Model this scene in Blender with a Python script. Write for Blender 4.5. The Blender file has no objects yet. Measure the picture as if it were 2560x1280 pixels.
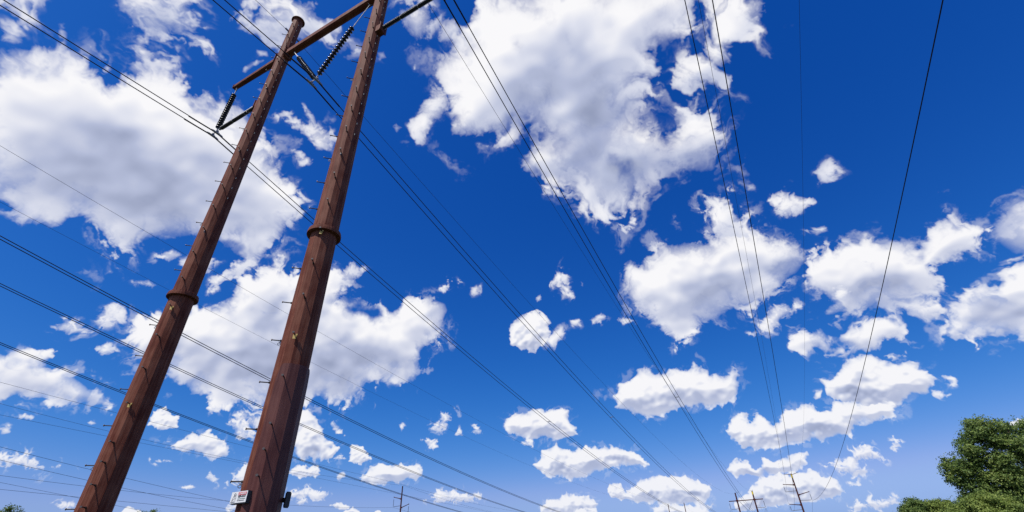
import bpy, math, random
import numpy as np
random.seed(2)
scene = bpy.context.scene
# ---------------------------------------------------------------- camera (16 mm, tilted up 33.6 degrees, slightly rolled)
from mathutils import Matrix
cam = bpy.data.cameras.new('camera'); cam_o = bpy.data.objects.new('camera', cam); scene.collection.objects.link(cam_o)
cam.sensor_width = 36.0; cam.lens = 16.003; cam.clip_start = .05; cam.clip_end = 20000
cam_o.matrix_world = Matrix((( 0.8840086, 0.28079847, 0.37373923, 0.0), (0.46646677, -0.47749571, -0.74458485, 0.0), (-0.03061941, 0.83255634, -0.55309347, 1.65), (0, 0, 0, 1)))
scene.camera = cam_o
scene.view_settings.view_transform = 'Standard'; scene.view_settings.look = 'None'
scene.view_settings.exposure = 0.0; scene.view_settings.gamma = 1.0; scene.view_settings.use_curve_mapping = False
# ---------------------------------------------------------------- sun: behind the camera on the left, 60 degrees high
SUN_AZ, SUN_EL = -106.0, 60.0     # azimuth counted from +X towards +Y
sun = bpy.data.lights.new('sun', 'SUN'); sun.energy = 5.0; sun.angle = math.radians(.53); sun.color = (1.0, .95, .88)
sun_o = bpy.data.objects.new('sun', sun); scene.collection.objects.link(sun_o)
sd = (math.cos(math.radians(SUN_EL))*math.cos(math.radians(SUN_AZ)), math.cos(math.radians(SUN_EL))*math.sin(math.radians(SUN_AZ)), math.sin(math.radians(SUN_EL)))
from mathutils import Vector
sun_o.rotation_euler = Vector(sd).to_track_quat('Z', 'Y').to_euler(); sun_o.location = (0, -20, 60)
scene.cycles.use_denoising = False
# ---------------------------------------------------------------- sky: clear-air model plus a chart of the clouds (azimuth, elevation in degrees)
CLOUDS = [
('b',0.5,0.3,0.95,[(-178.8,36.4),(-179.9,38.2),(178.8,39.1),(177.7,39.9),(177.0,40.9),(175.5,41.5),(173.4,41.7),(171.2,42.7),(167.4,43.0),(163.7,43.4),(160.9,43.7),(156.7,43.7),(153.9,42.4),(150.8,39.6),(148.7,36.9),(148.0,34.5),(149.0,32.2),(150.4,30.0),(151.5,28.5),(153.3,29.2),(154.9,30.5),(157.2,30.0),(159.3,29.0),(161.2,28.0),(162.4,26.7),(163.8,26.6),(165.1,26.5),(166.2,27.3),(167.3,27.6),(168.1,27.8),(168.0,26.5),(169.3,26.0),(171.0,26.4),(172.3,26.8),(175.1,26.9)]),
('w',0.9,0.5,0.2,[(153.7,29.1),(151.0,29.8),(151.1,28.0),(152.4,27.2),(153.3,26.1),(154.6,25.1),(154.7,26.6),(153.8,27.7)]),
('w',0.8,0.6,0.45,[(177.0,47.2),(170.9,51.6),(167.8,49.4),(165.5,49.2),(165.1,47.8),(166.6,46.9),(168.3,46.9),(168.1,45.0),(169.6,45.0),(170.5,45.5),(171.0,44.7),(169.6,44.2),(170.5,43.6),(172.3,43.8),(172.6,45.2),(173.9,45.9),(175.5,46.1)]),
('w',0.8,0.6,0.3,[(-175.9,41.0),(-179.4,44.1),(179.9,42.8),(-179.8,42.1),(179.3,41.4),(180.0,40.7),(-178.9,40.4),(-177.1,39.5)]),
('w',0.9,0.6,0.4,[(166.4,51.7),(163.2,54.2),(160.8,56.3),(155.7,58.3),(154.0,56.9),(150.8,56.8),(149.7,56.0),(152.1,53.8),(155.0,52.0),(157.9,51.2),(160.1,50.8),(161.8,50.6),(164.0,50.7),(165.4,50.7)]),
('w',1.2,0.7,0.1,[(160.9,47.4),(161.0,48.1),(159.8,49.4),(158.6,49.8),(159.4,48.7),(160.3,47.6)]),
('w',1,0.7,0.1,[(160.3,50.2),(159.0,50.6),(158.5,50.2),(159.7,49.7)]),
('w',1,0.6,0.1,[(155.7,46.1),(153.3,46.4),(150.7,45.4),(148.6,45.2),(146.3,44.7),(146.3,42.7),(148.1,42.3),(149.4,43.7),(152.0,44.3),(154.0,45.1)]),
('w',1.2,0.7,0.1,[(151.8,47.3),(150.4,47.0),(148.5,45.5),(149.3,45.2)]),
('w',1.2,0.7,0.1,[(150.8,42.4),(149.2,42.7),(147.0,41.4),(148.1,40.4),(149.8,41.3)]),
('w',0.8,0.5,0.35,[(141.2,60.7),(134.9,62.0),(132.1,60.7),(132.3,59.3),(133.6,57.6),(133.8,55.2),(134.1,54.2),(136.4,55.0),(136.0,56.8),(138.2,58.1),(140.4,58.8)]),
('w',0.8,0.5,0.3,[(132.0,60.3),(127.7,62.1),(124.5,60.5),(124.9,59.1),(127.7,57.9),(131.3,57.9)]),
('b',0.42,0.34,0.95,[(122.5,61.9),(116.2,63.7),(109.0,64.9),(76.6,58.1),(78.7,55.9),(80.7,54.9),(84.4,54.0),(86.9,52.7),(88.2,50.8),(91.4,50.4),(93.3,47.7),(92.9,46.1),(90.1,44.3),(85.4,44.9),(82.0,43.5),(82.4,40.7),(85.2,38.6),(88.6,39.7),(92.8,39.8),(96.3,38.9),(99.0,37.4),(102.1,37.8),(104.7,38.9),(106.4,41.0),(108.5,42.0),(114.3,44.0),(114.6,46.2),(111.3,47.4),(110.7,48.2),(112.6,49.5),(117.9,48.5),(122.8,47.9),(127.3,47.9),(127.0,50.4),(127.6,53.1),(130.0,55.0),(130.2,55.9),(125.9,57.6),(122.1,59.3),(121.6,60.6)]),
('w',0.8,0.5,0.2,[(131.5,53.6),(127.9,53.2),(128.1,50.7),(130.6,48.3),(133.1,46.9),(134.5,48.5),(132.9,51.6)]),
('w',1,0.6,0,[(137.4,48.0),(136.8,48.5),(135.4,48.3),(136.5,47.3)]),
('w',0.7,0.45,0.35,[(75.5,56.3),(68.0,52.5),(69.9,50.5),(73.1,50.7),(75.7,49.8),(77.1,48.4),(76.7,46.7),(79.8,46.6),(83.0,47.4),(84.9,45.9),(86.9,47.7),(87.5,49.7),(85.0,51.3),(81.8,51.3),(78.6,53.6)]),
('w',1.1,0.8,0.1,[(85.8,47.9),(83.5,47.4),(85.2,44.4),(86.9,44.7)]),
('w',1,0.5,0,[(81.2,33.8),(79.5,33.8),(77.4,33.6),(76.3,32.4),(76.1,31.5),(78.3,31.2),(80.0,31.5),(80.5,32.5)]),
('w',1,0.5,0,[(74.6,34.3),(72.7,34.7),(72.3,33.3),(73.5,32.7),(75.0,32.8)]),
('b',0.42,0.28,0.62,[(100.9,30.9),(99.6,31.5),(98.5,30.3),(97.8,31.6),(95.0,32.7),(91.4,32.1),(89.1,31.9),(87.2,32.0),(84.4,31.6),(82.6,30.0),(80.9,28.5),(79.2,27.5),(79.6,26.3),(80.9,25.3),(83.2,23.9),(86.7,23.0),(88.4,23.3),(90.4,22.8),(92.3,22.7),(94.4,21.7),(96.1,21.2),(97.3,22.2),(98.8,24.3),(100.0,26.0),(100.8,27.6),(100.8,29.1)]),
('w',0.85,0.5,0.2,[(89.7,32.2),(89.1,34.2),(87.9,35.8),(84.3,36.4),(83.8,35.2),(83.9,33.7),(83.2,31.7),(83.2,29.8),(86.2,30.7)]),
('w',0.7,0.4,0.2,[(86.2,21.3),(84.8,22.8),(83.1,22.8),(81.9,21.8),(82.8,21.0),(84.9,20.4),(86.4,20.5)]),
('w',1.1,0.6,0,[(88.0,20.3),(87.2,20.7),(86.8,20.2),(87.6,19.7)]),
('b',0.5,0.28,0.5,[(80.1,25.0),(78.8,26.4),(77.2,27.2),(75.3,26.8),(74.2,25.9),(73.2,26.8),(73.8,25.3),(71.5,25.2),(70.7,25.4),(69.8,24.4),(69.9,23.7),(69.0,24.5),(67.4,25.2),(66.5,25.5),(66.2,24.5),(65.6,23.3),(66.2,22.0),(67.8,21.5),(69.4,21.4),(70.0,20.5),(71.1,19.3),(71.6,17.6),(72.6,17.3),(73.5,18.2),(74.2,18.8),(75.5,19.7),(77.4,19.5),(80.2,20.0),(80.5,20.7),(79.3,21.3),(79.8,23.2)]),
('b',0.5,0.3,0.35,[(83.3,18.9),(82.2,19.1),(81.0,19.3),(80.4,18.2),(80.5,17.3),(79.7,16.7),(79.6,17.9),(77.3,19.0),(74.9,18.7),(74.1,17.5),(74.9,16.6),(76.8,16.0),(78.1,15.5),(79.7,15.8),(80.6,16.4),(81.7,16.4),(82.1,17.3),(83.6,17.6)]),
('c',0.4,0.22,0.62,[(82.8,13.9),(81.8,14.9),(80.2,15.6),(78.7,15.7),(77.6,15.2),(76.3,14.3),(74.9,14.0),(73.8,13.5),(74.1,12.5),(75.1,11.5),(76.5,11.1),(77.5,10.7),(79.8,10.6),(81.7,11.6),(82.9,12.9)]),
('c',0.4,0.2,0.62,[(93.4,10.8),(92.5,12.2),(91.4,12.3),(90.4,11.7),(89.5,11.8),(88.6,11.0),(87.3,11.6),(86.0,12.1),(84.4,12.3),(83.1,11.5),(82.5,12.1),(81.1,11.6),(80.3,11.1),(78.0,11.2),(77.5,10.8),(78.5,10.0),(81.1,9.8),(82.5,8.9),(83.9,8.7),(86.7,8.9),(90.5,8.8),(92.1,8.7),(93.1,9.4)]),
('b',0.42,0.3,0.35,[(64.9,22.5),(63.6,23.7),(61.8,24.0),(60.0,22.5),(62.3,19.4),(64.4,20.4),(64.9,21.4)]),
('b',0.4,0.26,0.5,[(72.0,16.1),(70.7,17.6),(69.3,18.6),(67.6,19.1),(66.8,18.4),(65.5,19.3),(63.9,20.2),(61.4,19.3),(64.8,13.1),(68.0,14.4),(69.8,15.2),(71.8,15.3)]),
('c',0.4,0.24,0.6,[(106.0,16.0),(103.3,16.9),(101.1,18.3),(98.8,17.8),(96.5,17.7),(94.8,18.1),(93.6,16.5),(92.3,16.6),(90.7,17.1),(90.3,15.0),(91.8,13.8),(94.0,13.4),(97.5,13.7),(100.3,13.1),(102.5,13.5),(104.3,14.3),(105.1,15.3)]),
('w',1.1,0.6,0,[(100.9,18.1),(100.3,18.6),(99.3,17.9),(100.3,17.5)]),
('c',0.45,0.26,0.4,[(117.4,22.6),(117.6,24.6),(115.9,25.8),(113.5,26.5),(112.0,25.3),(112.0,23.8),(113.1,22.5),(114.5,21.5),(116.1,21.8)]),
('w',0.7,0.5,0.1,[(113.0,23.2),(111.4,23.7),(110.4,24.2),(109.7,23.6),(110.5,22.8),(111.8,22.1),(113.1,22.4)]),
('w',1.1,0.6,0,[(112.0,30.2),(109.6,32.4),(108.5,30.5),(109.8,29.6),(111.1,28.7),(112.2,29.3)]),
('w',1.1,0.6,0,[(109.9,29.4),(107.7,30.6),(108.2,28.0),(110.0,27.6)]),
('w',1.1,0.6,0,[(113.7,28.3),(112.7,28.8),(112.6,27.8),(113.5,27.6)]),
('w',1,0.6,0,[(109.0,25.1),(107.9,25.2),(107.8,24.4),(108.8,24.5)]),
('w',1,0.6,0,[(106.4,24.9),(104.9,25.6),(104.1,25.1),(105.1,24.4),(106.2,24.3)]),
('w',1.1,0.7,0,[(107.0,29.9),(106.4,29.6),(106.6,28.8),(107.2,29.1)]),
('c',0.34,0.2,0.5,[(118.5,13.4),(116.9,14.2),(114.4,14.9),(110.4,14.6),(110.1,13.4),(109.5,12.5),(110.1,11.7),(113.7,11.4),(116.5,11.6),(117.8,12.5)]),
('w',0.9,0.5,0.1,[(116.5,11.5),(115.1,11.5),(115.1,10.9),(116.3,10.9)]),
('c',0.36,0.2,0.55,[(115.0,8.9),(114.0,10.3),(112.3,10.8),(110.5,10.2),(108.1,10.6),(104.5,10.1),(102.9,9.1),(102.1,8.2),(104.0,8.1),(106.2,8.3),(107.6,7.8),(110.8,7.2),(113.5,7.7),(114.8,8.3)]),
('c',0.38,0.22,0.5,[(105.3,5.4),(103.8,6.6),(100.7,7.0),(98.3,6.8),(96.4,5.7),(96.4,4.8),(97.6,4.1),(99.7,4.1),(102.1,4.4),(104.8,4.7)]),
('c',0.38,0.22,0.3,[(107.0,6.1),(106.4,6.7),(105.5,6.5),(105.2,5.6),(104.1,5.0),(105.8,4.9),(106.9,5.4)]),
('c',0.4,0.24,0.3,[(102.8,4.1),(101.3,4.4),(98.9,4.0),(96.5,4.0),(96.9,2.6),(100.0,2.8),(102.3,3.4)]),
('c',0.38,0.22,0.4,[(114.6,4.7),(113.7,5.3),(112.3,5.4),(111.6,6.1),(110.5,5.5),(109.2,5.5),(108.3,4.7),(109.0,3.9),(112.5,3.6),(114.6,4.1)]),
('c',0.38,0.22,0.4,[(110.9,4.2),(108.5,4.4),(108.4,3.5),(110.7,3.4)]),
('c',0.38,0.22,0.45,[(94.4,7.0),(93.1,7.9),(92.0,7.8),(91.6,7.2),(90.4,7.9),(89.9,7.6),(88.7,7.4),(87.4,8.1),(86.5,7.8),(86.8,6.9),(88.3,6.3),(90.2,6.3),(92.1,6.1),(93.5,6.4)]),
('c',0.38,0.22,0.5,[(92.9,4.8),(91.8,5.9),(90.5,6.3),(89.0,6.3),(86.8,6.5),(86.0,5.7),(84.8,5.3),(84.6,4.2),(85.8,3.8),(88.8,3.7),(92.2,3.4),(94.1,3.3),(94.6,3.9)]),
('w',0.6,0.4,0.2,[(85.7,6.5),(84.8,6.9),(84.1,6.5),(82.6,7.8),(81.2,8.0),(80.5,7.2),(80.5,6.6),(82.4,6.6),(81.8,5.6),(83.5,5.4),(84.3,6.1)]),
('w',0.9,0.5,0.1,[(79.8,7.4),(79.1,8.4),(78.8,7.7),(79.4,7.1)]),
('w',1.1,0.8,0,[(84.0,5.0),(83.0,5.2),(83.2,4.7),(84.0,4.6)]),
('w',0.6,0.35,0.2,[(84.8,3.1),(83.8,3.5),(82.7,3.7),(82.2,3.3),(80.8,3.7),(80.9,3.0),(82.5,2.6),(84.6,2.7)]),
('w',1,0.6,0,[(73.5,12.6),(72.9,12.7),(72.2,12.0),(73.2,11.7)]),
('w',1,0.6,0,[(83.7,13.2),(83.2,13.2),(83.5,12.7),(84.0,12.6)]),
('c',0.4,0.25,0.1,[(71.2,8.1),(70.5,8.3),(69.5,8.0),(69.9,7.3),(71.1,7.7)]),
('b',0.5,0.26,0.7,[(158.8,17.0),(159.4,18.8),(159.0,20.1),(159.0,21.2),(157.5,22.8),(155.5,22.2),(153.9,23.3),(152.8,24.8),(151.8,26.9),(150.6,28.5),(148.6,29.5),(146.3,29.0),(144.0,28.6),(141.7,29.4),(140.2,27.3),(137.7,27.5),(136.0,26.7),(133.4,26.5),(131.8,27.6),(129.8,28.0),(127.3,28.5),(126.3,27.5),(126.5,25.6),(127.4,22.6),(128.9,21.6),(128.9,19.3),(129.6,17.8),(132.3,18.2),(135.0,17.6),(136.1,15.8),(136.9,14.9),(140.1,15.4),(142.6,15.2),(144.9,14.6),(148.1,14.8),(149.4,14.2),(151.1,14.8),(152.8,14.5),(154.5,15.5),(156.0,16.8),(157.5,17.1)]),
('w',0.8,0.5,0.15,[(141.6,29.0),(140.9,30.5),(139.9,31.7),(137.6,31.1),(137.5,29.8),(138.7,28.8),(139.2,27.2),(140.6,27.0)]),
('c',0.45,0.25,0.5,[(142.6,14.4),(141.2,14.6),(139.6,13.1),(139.1,11.8),(137.4,10.7),(137.3,9.6),(139.2,9.3),(141.3,9.5),(142.3,10.9),(143.4,12.8)]),
('w',0.7,0.45,0.2,[(148.1,12.8),(147.9,14.0),(146.4,14.4),(144.3,14.3),(144.1,11.9),(146.0,11.7),(147.3,12.1)]),
('w',0.8,0.5,0.1,[(162.7,20.2),(162.4,21.3),(161.9,21.9),(160.6,21.4),(160.2,20.7),(160.6,20.0),(162.0,19.4)]),
('w',0.9,0.55,0,[(165.4,18.4),(164.7,19.5),(163.1,19.4),(162.4,18.9),(164.0,17.9)]),
('w',0.9,0.55,0,[(161.9,17.4),(161.1,18.3),(159.6,17.7),(160.8,16.7)]),
('w',0.9,0.5,0,[(160.3,27.0),(159.4,28.3),(157.9,27.9),(159.1,26.8)]),
('b',0.5,0.26,0.45,[(168.6,15.4),(166.3,15.8),(165.6,16.4),(164.4,15.8),(163.7,15.2),(162.9,15.3),(161.4,14.7),(159.7,13.9),(158.5,13.0),(159.4,12.6),(161.7,12.5),(163.3,12.5),(165.7,12.1),(167.0,11.8)]),
('c',0.45,0.25,0.2,[(155.2,11.6),(155.2,12.8),(154.4,13.3),(152.9,12.5),(152.8,11.7),(154.0,11.3)]),
('c',0.45,0.25,0.3,[(154.2,10.3),(152.5,10.7),(151.0,11.2),(150.1,11.6),(148.4,11.0),(147.6,9.4),(149.3,9.1),(151.2,9.5),(152.6,10.0)]),
('w',0.8,0.5,0,[(154.0,8.7),(152.6,9.0),(152.1,8.6),(153.4,8.3)]),
('w',0.8,0.5,0,[(159.8,11.3),(159.4,11.5),(158.8,11.3),(159.3,11.0)]),
('w',0.6,0.4,0.1,[(164.9,8.2),(162.6,8.4),(161.4,7.9),(159.7,7.8),(160.8,7.2),(162.1,7.2),(163.6,7.4),(164.5,7.3)]),
('w',0.6,0.4,0.2,[(147.6,6.9),(146.6,8.0),(146.0,8.9),(144.3,9.3),(144.1,7.0),(146.5,6.8)]),
('w',0.8,0.5,0,[(149.1,7.4),(148.9,7.9),(148.1,7.4),(148.3,7.1)]),
('w',0.8,0.5,0,[(150.9,6.5),(150.2,6.8),(149.6,6.6),(150.2,6.4)]),
('c',0.45,0.25,0.2,[(141.7,8.1),(140.9,9.0),(139.9,8.7),(138.9,9.0),(138.5,7.9),(140.4,7.7)]),
('w',0.8,0.5,0,[(137.1,8.1),(136.2,8.4),(136.0,7.8),(136.8,7.7)]),
('c',0.45,0.28,0.15,[(135.9,9.5),(135.9,11.1),(134.7,10.9),(133.6,9.7),(134.6,9.1)]),
('w',0.7,0.45,0,[(137.7,9.6),(136.9,10.1),(135.8,9.6),(136.8,9.4)]),
('c',0.4,0.22,0.35,[(134.6,7.8),(133.3,8.9),(131.2,9.4),(129.9,9.0),(128.1,9.3),(127.8,8.0),(128.8,7.4),(131.4,7.1),(134.0,7.4)]),
('w',0.6,0.4,0.15,[(141.8,6.2),(139.5,6.8),(137.3,6.6),(137.3,5.8),(138.8,5.6),(141.6,5.9)]),
('w',0.8,0.5,0,[(140.4,5.6),(139.5,5.9),(139.3,5.4),(140.2,5.3)]),
('w',0.6,0.35,0.15,[(127.5,5.6),(126.1,6.4),(123.9,6.6),(122.6,6.2),(120.9,6.2),(121.0,5.6),(123.4,5.3),(126.5,5.5)]),
('c',0.4,0.25,0,[(136.1,4.4),(134.8,5.0),(133.8,4.4)]),
('c',0.4,0.25,0,[(132.7,4.4),(132.2,4.8),(131.4,4.4)]),
('w',0.7,0.45,0.05,[(127.1,13.0),(126.3,13.9),(126.3,15.0),(124.5,14.9),(124.4,13.9),(125.5,12.9)]),
('w',0.9,0.5,0,[(124.6,12.2),(123.9,12.9),(123.2,12.2),(124.0,12.0)]),
('w',0.8,0.5,0,[(122.7,12.4),(122.0,13.3),(120.6,13.0),(121.2,12.1)]),
('w',0.9,0.5,0,[(128.1,11.8),(126.5,12.0),(125.7,10.8),(126.7,10.5)]),
('w',0.9,0.5,0,[(138.8,13.2),(138.3,13.6),(136.9,12.3),(136.5,11.9),(137.7,12.0)]),
('c',0.4,0.25,0,[(154.7,4.4),(154.3,4.9),(153.3,4.6),(153.1,4.2),(154.6,4.1)]),
('w',1,0.7,0,[(142.6,55.4),(141.3,55.9),(140.4,55.2),(141.7,54.8)]),
('w',1,0.7,0,[(164.8,10.1),(164.4,10.3),(164.1,9.9),(164.6,9.7)]),
('w',1.3,0.9,0,[(-178.8,39.7),(-179.7,40.3),(179.1,39.5),(179.5,38.8),(-179.7,38.5)]),
('w',1.4,0.9,0,[(78.3,22.9),(77.1,23.0),(77.1,22.1),(78.1,22.0)]),
('w',1.4,0.9,0,[(78.2,14.6),(77.1,14.8),(77.3,14.0),(78.1,14.0)]),
('w',1.4,0.9,0,[(76.7,15.2),(75.2,15.2),(75.4,14.8),(76.6,14.8)]),
('w',1.3,0.9,0,[(168.1,44.2),(168.5,46.2),(167.2,45.7),(167.0,43.9)]),
('w',1.3,0.9,0,[(178.4,42.0),(177.9,42.6),(176.8,41.4),(177.4,41.2)]),
('w',1.3,0.9,0,[(161.3,24.0),(160.1,24.8),(158.6,24.6),(159.3,23.7)]),
('w',1.3,0.9,0,[(157.9,27.0),(156.6,28.3),(154.6,28.2),(155.2,26.9),(156.7,26.6)]),
('w',1.3,0.9,0,[(151.4,37.6),(149.6,38.6),(147.5,37.2),(148.3,35.6),(150.1,35.6)]),
('w',1.3,0.9,0,[(158.3,46.7),(157.1,47.6),(156.2,46.8),(157.4,46.2)]),
('w',1.2,0.8,0,[(122.6,29.6),(121.4,29.9),(121.4,29.1),(122.5,28.9)]),
('w',1.2,0.8,0,[(103.7,24.6),(101.8,24.8),(100.4,24.1),(102.0,24.0)]),
('w',1.2,0.8,0,[(82.4,36.2),(81.2,36.0),(81.3,35.1),(82.4,35.3)]),
('w',1.2,0.8,0,[(78.4,29.2),(76.4,28.9),(75.9,28.1),(77.5,28.2)]),
('w',1.2,0.8,0,[(90.6,45.6),(88.4,44.5),(88.5,43.0),(90.5,44.1)]),
('w',1.2,0.8,0,[(148.9,12.4),(147.5,12.9),(145.7,11.6),(147.0,11.0)]),
('w',1.2,0.8,0,[(164.7,11.1),(163.9,11.5),(163.3,11.2),(164.1,10.8)]),
('w',1.2,0.8,0,[(156.8,10.1),(156.0,10.4),(155.5,10.1),(156.4,9.8)]),
('w',1.2,0.9,0,[(74.7,11.6),(73.6,11.0),(74.0,10.7),(74.9,11.1)]),
('w',0.8,0.6,0.1,[(143.9,7.6),(142.5,7.8),(141.9,6.9),(143.3,6.5)]),
('w',0.8,0.6,0,[(131.2,13.4),(130.3,13.7),(129.8,13.1),(130.7,12.9)]),
('c',0.4,0.3,0.1,[(137.3,5.2),(136.1,5.5),(134.9,5.1),(135.6,4.7)]),
('w',0.8,0.6,0,[(146.8,5.2),(145.5,5.4),(145.0,4.9),(146.3,4.7)]),
('w',0.8,0.6,0,[(159.4,4.9),(158.2,5.1),(157.5,4.7),(158.8,4.5)])]
HOLES = [(1,0.5,[(139.8,26.0),(137.5,26.7),(134.9,26.5),(133.7,25.4),(135.2,25.0),(138.3,25.2)]),
(1,0.5,[(149.2,24.3),(147.2,24.7),(146.1,24.3),(147.3,23.6),(148.6,23.6)]),
(0.9,0.6,[(91.3,49.8),(88.5,50.1),(88.0,47.6),(87.6,46.1),(90.4,45.3),(92.2,46.1),(92.8,47.8)]),
(0.8,0.6,[(85.8,54.1),(83.2,54.1),(81.4,52.9),(82.3,51.9),(84.5,52.0),(86.7,51.9),(88.0,52.1)]),
(0.7,0.5,[(97.9,43.2),(96.4,43.1),(96.9,42.0),(99.0,40.9),(99.1,41.7)]),
(0.4,0.9,[(114.9,58.6),(113.6,58.8),(113.4,58.1),(114.7,58.1)]),
(0.9,0.5,[(70.8,23.3),(69.5,23.8),(69.5,22.7),(70.3,22.2),(70.7,22.7)]),
(0.8,0.5,[(155.3,30.4),(154.3,30.7),(153.5,29.8),(154.4,29.3)]),
(0.7,0.6,[(140.2,27.3),(138.8,27.7),(137.6,27.1),(139.0,26.5)])]
def make_noise(N=2048,seed=7):
    rng=np.random.default_rng(seed)
    ky=np.fft.fftfreq(N)[:,None]; kx=np.fft.rfftfreq(N)[None,:]
    k=np.hypot(kx,ky)*N
    fb=np.zeros((N,N),np.float32); bl=np.zeros((N,N),np.float32)
    k0=4.0; a=1.0
    for o in range(8):
        w=np.fft.rfft2(rng.standard_normal((N,N)).astype(np.float32))
        kc=k0*2**o
        b=np.fft.irfft2(w*np.exp(-(np.log2(np.maximum(k,.5)/kc)**2)/.32),s=(N,N)).astype(np.float32)
        b/=b.std()
        fb+=a*b; bl+=a*(0.8-np.abs(b))*1.4
        a*=.56
    fb/=fb.std(); bl-=bl.mean(); bl/=bl.std()
    def mips(t):
        L=[t]
        while L[-1].shape[0]>128:
            u=L[-1]; L.append((u[::2,::2]+u[1::2,::2]+u[::2,1::2]+u[1::2,1::2])/4)
        return L
    return mips(fb),mips(bl)
def sample(mip,x,y,fac,bias=0):
    # x,y in map px; fac = texture px per map px
    l=int(max(0,min(len(mip)-1,round(math.log2(max(fac,1e-6)))+bias)))
    t=mip[l]; n=t.shape[0]; s=fac/2**l
    X=x*s; Y=y*s
    x0=np.floor(X).astype(np.int32); y0=np.floor(Y).astype(np.int32)
    fx=(X-x0).astype(np.float32); fy=(Y-y0).astype(np.float32)
    x0%=n;y0%=n;x1=(x0+1)%n;y1=(y0+1)%n
    return (t[y0,x0]*(1-fx)+t[y0,x1]*fx)*(1-fy)+(t[y1,x0]*(1-fx)+t[y1,x1]*fx)*fy
def sdf(P,X,Y):
    # positive inside
    d=np.full(X.shape,1e9,np.float32); ins=np.zeros(X.shape,bool); n=len(P)
    for i in range(n):
        ax,ay=P[i]; bx,by=P[(i+1)%n]
        ex,ey=bx-ax,by-ay; wx=X-ax; wy=Y-ay
        t=np.clip((wx*ex+wy*ey)/(ex*ex+ey*ey+1e-9),0,1)
        d=np.minimum(d,(wx-t*ex)**2+(wy-t*ey)**2)
        c=((ay>Y)!=(by>Y))&(X<(bx-ax)*(Y-ay)/(by-ay+1e-9)+ax); ins^=c
    d=np.sqrt(d); return np.where(ins,d,-d)
def ss(a,b,x):
    t=np.clip((x-a)/(b-a),0,1); return t*t*(3-2*t)
def blur(a,r):
    r=int(max(1,r))
    for ax in (0,1):
        for _ in range(2):
            p=np.pad(a,[(r+1,r) if i==ax else (0,0) for i in (0,1)],mode='edge')
            c=np.cumsum(p,axis=ax,dtype=np.float64)
            a=((c[2*r+1:]-c[:-2*r-1]) if ax==0 else (c[:,2*r+1:]-c[:,:-2*r-1]))/(2*r+1)
            a=a.astype(np.float32)
    return a
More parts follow.
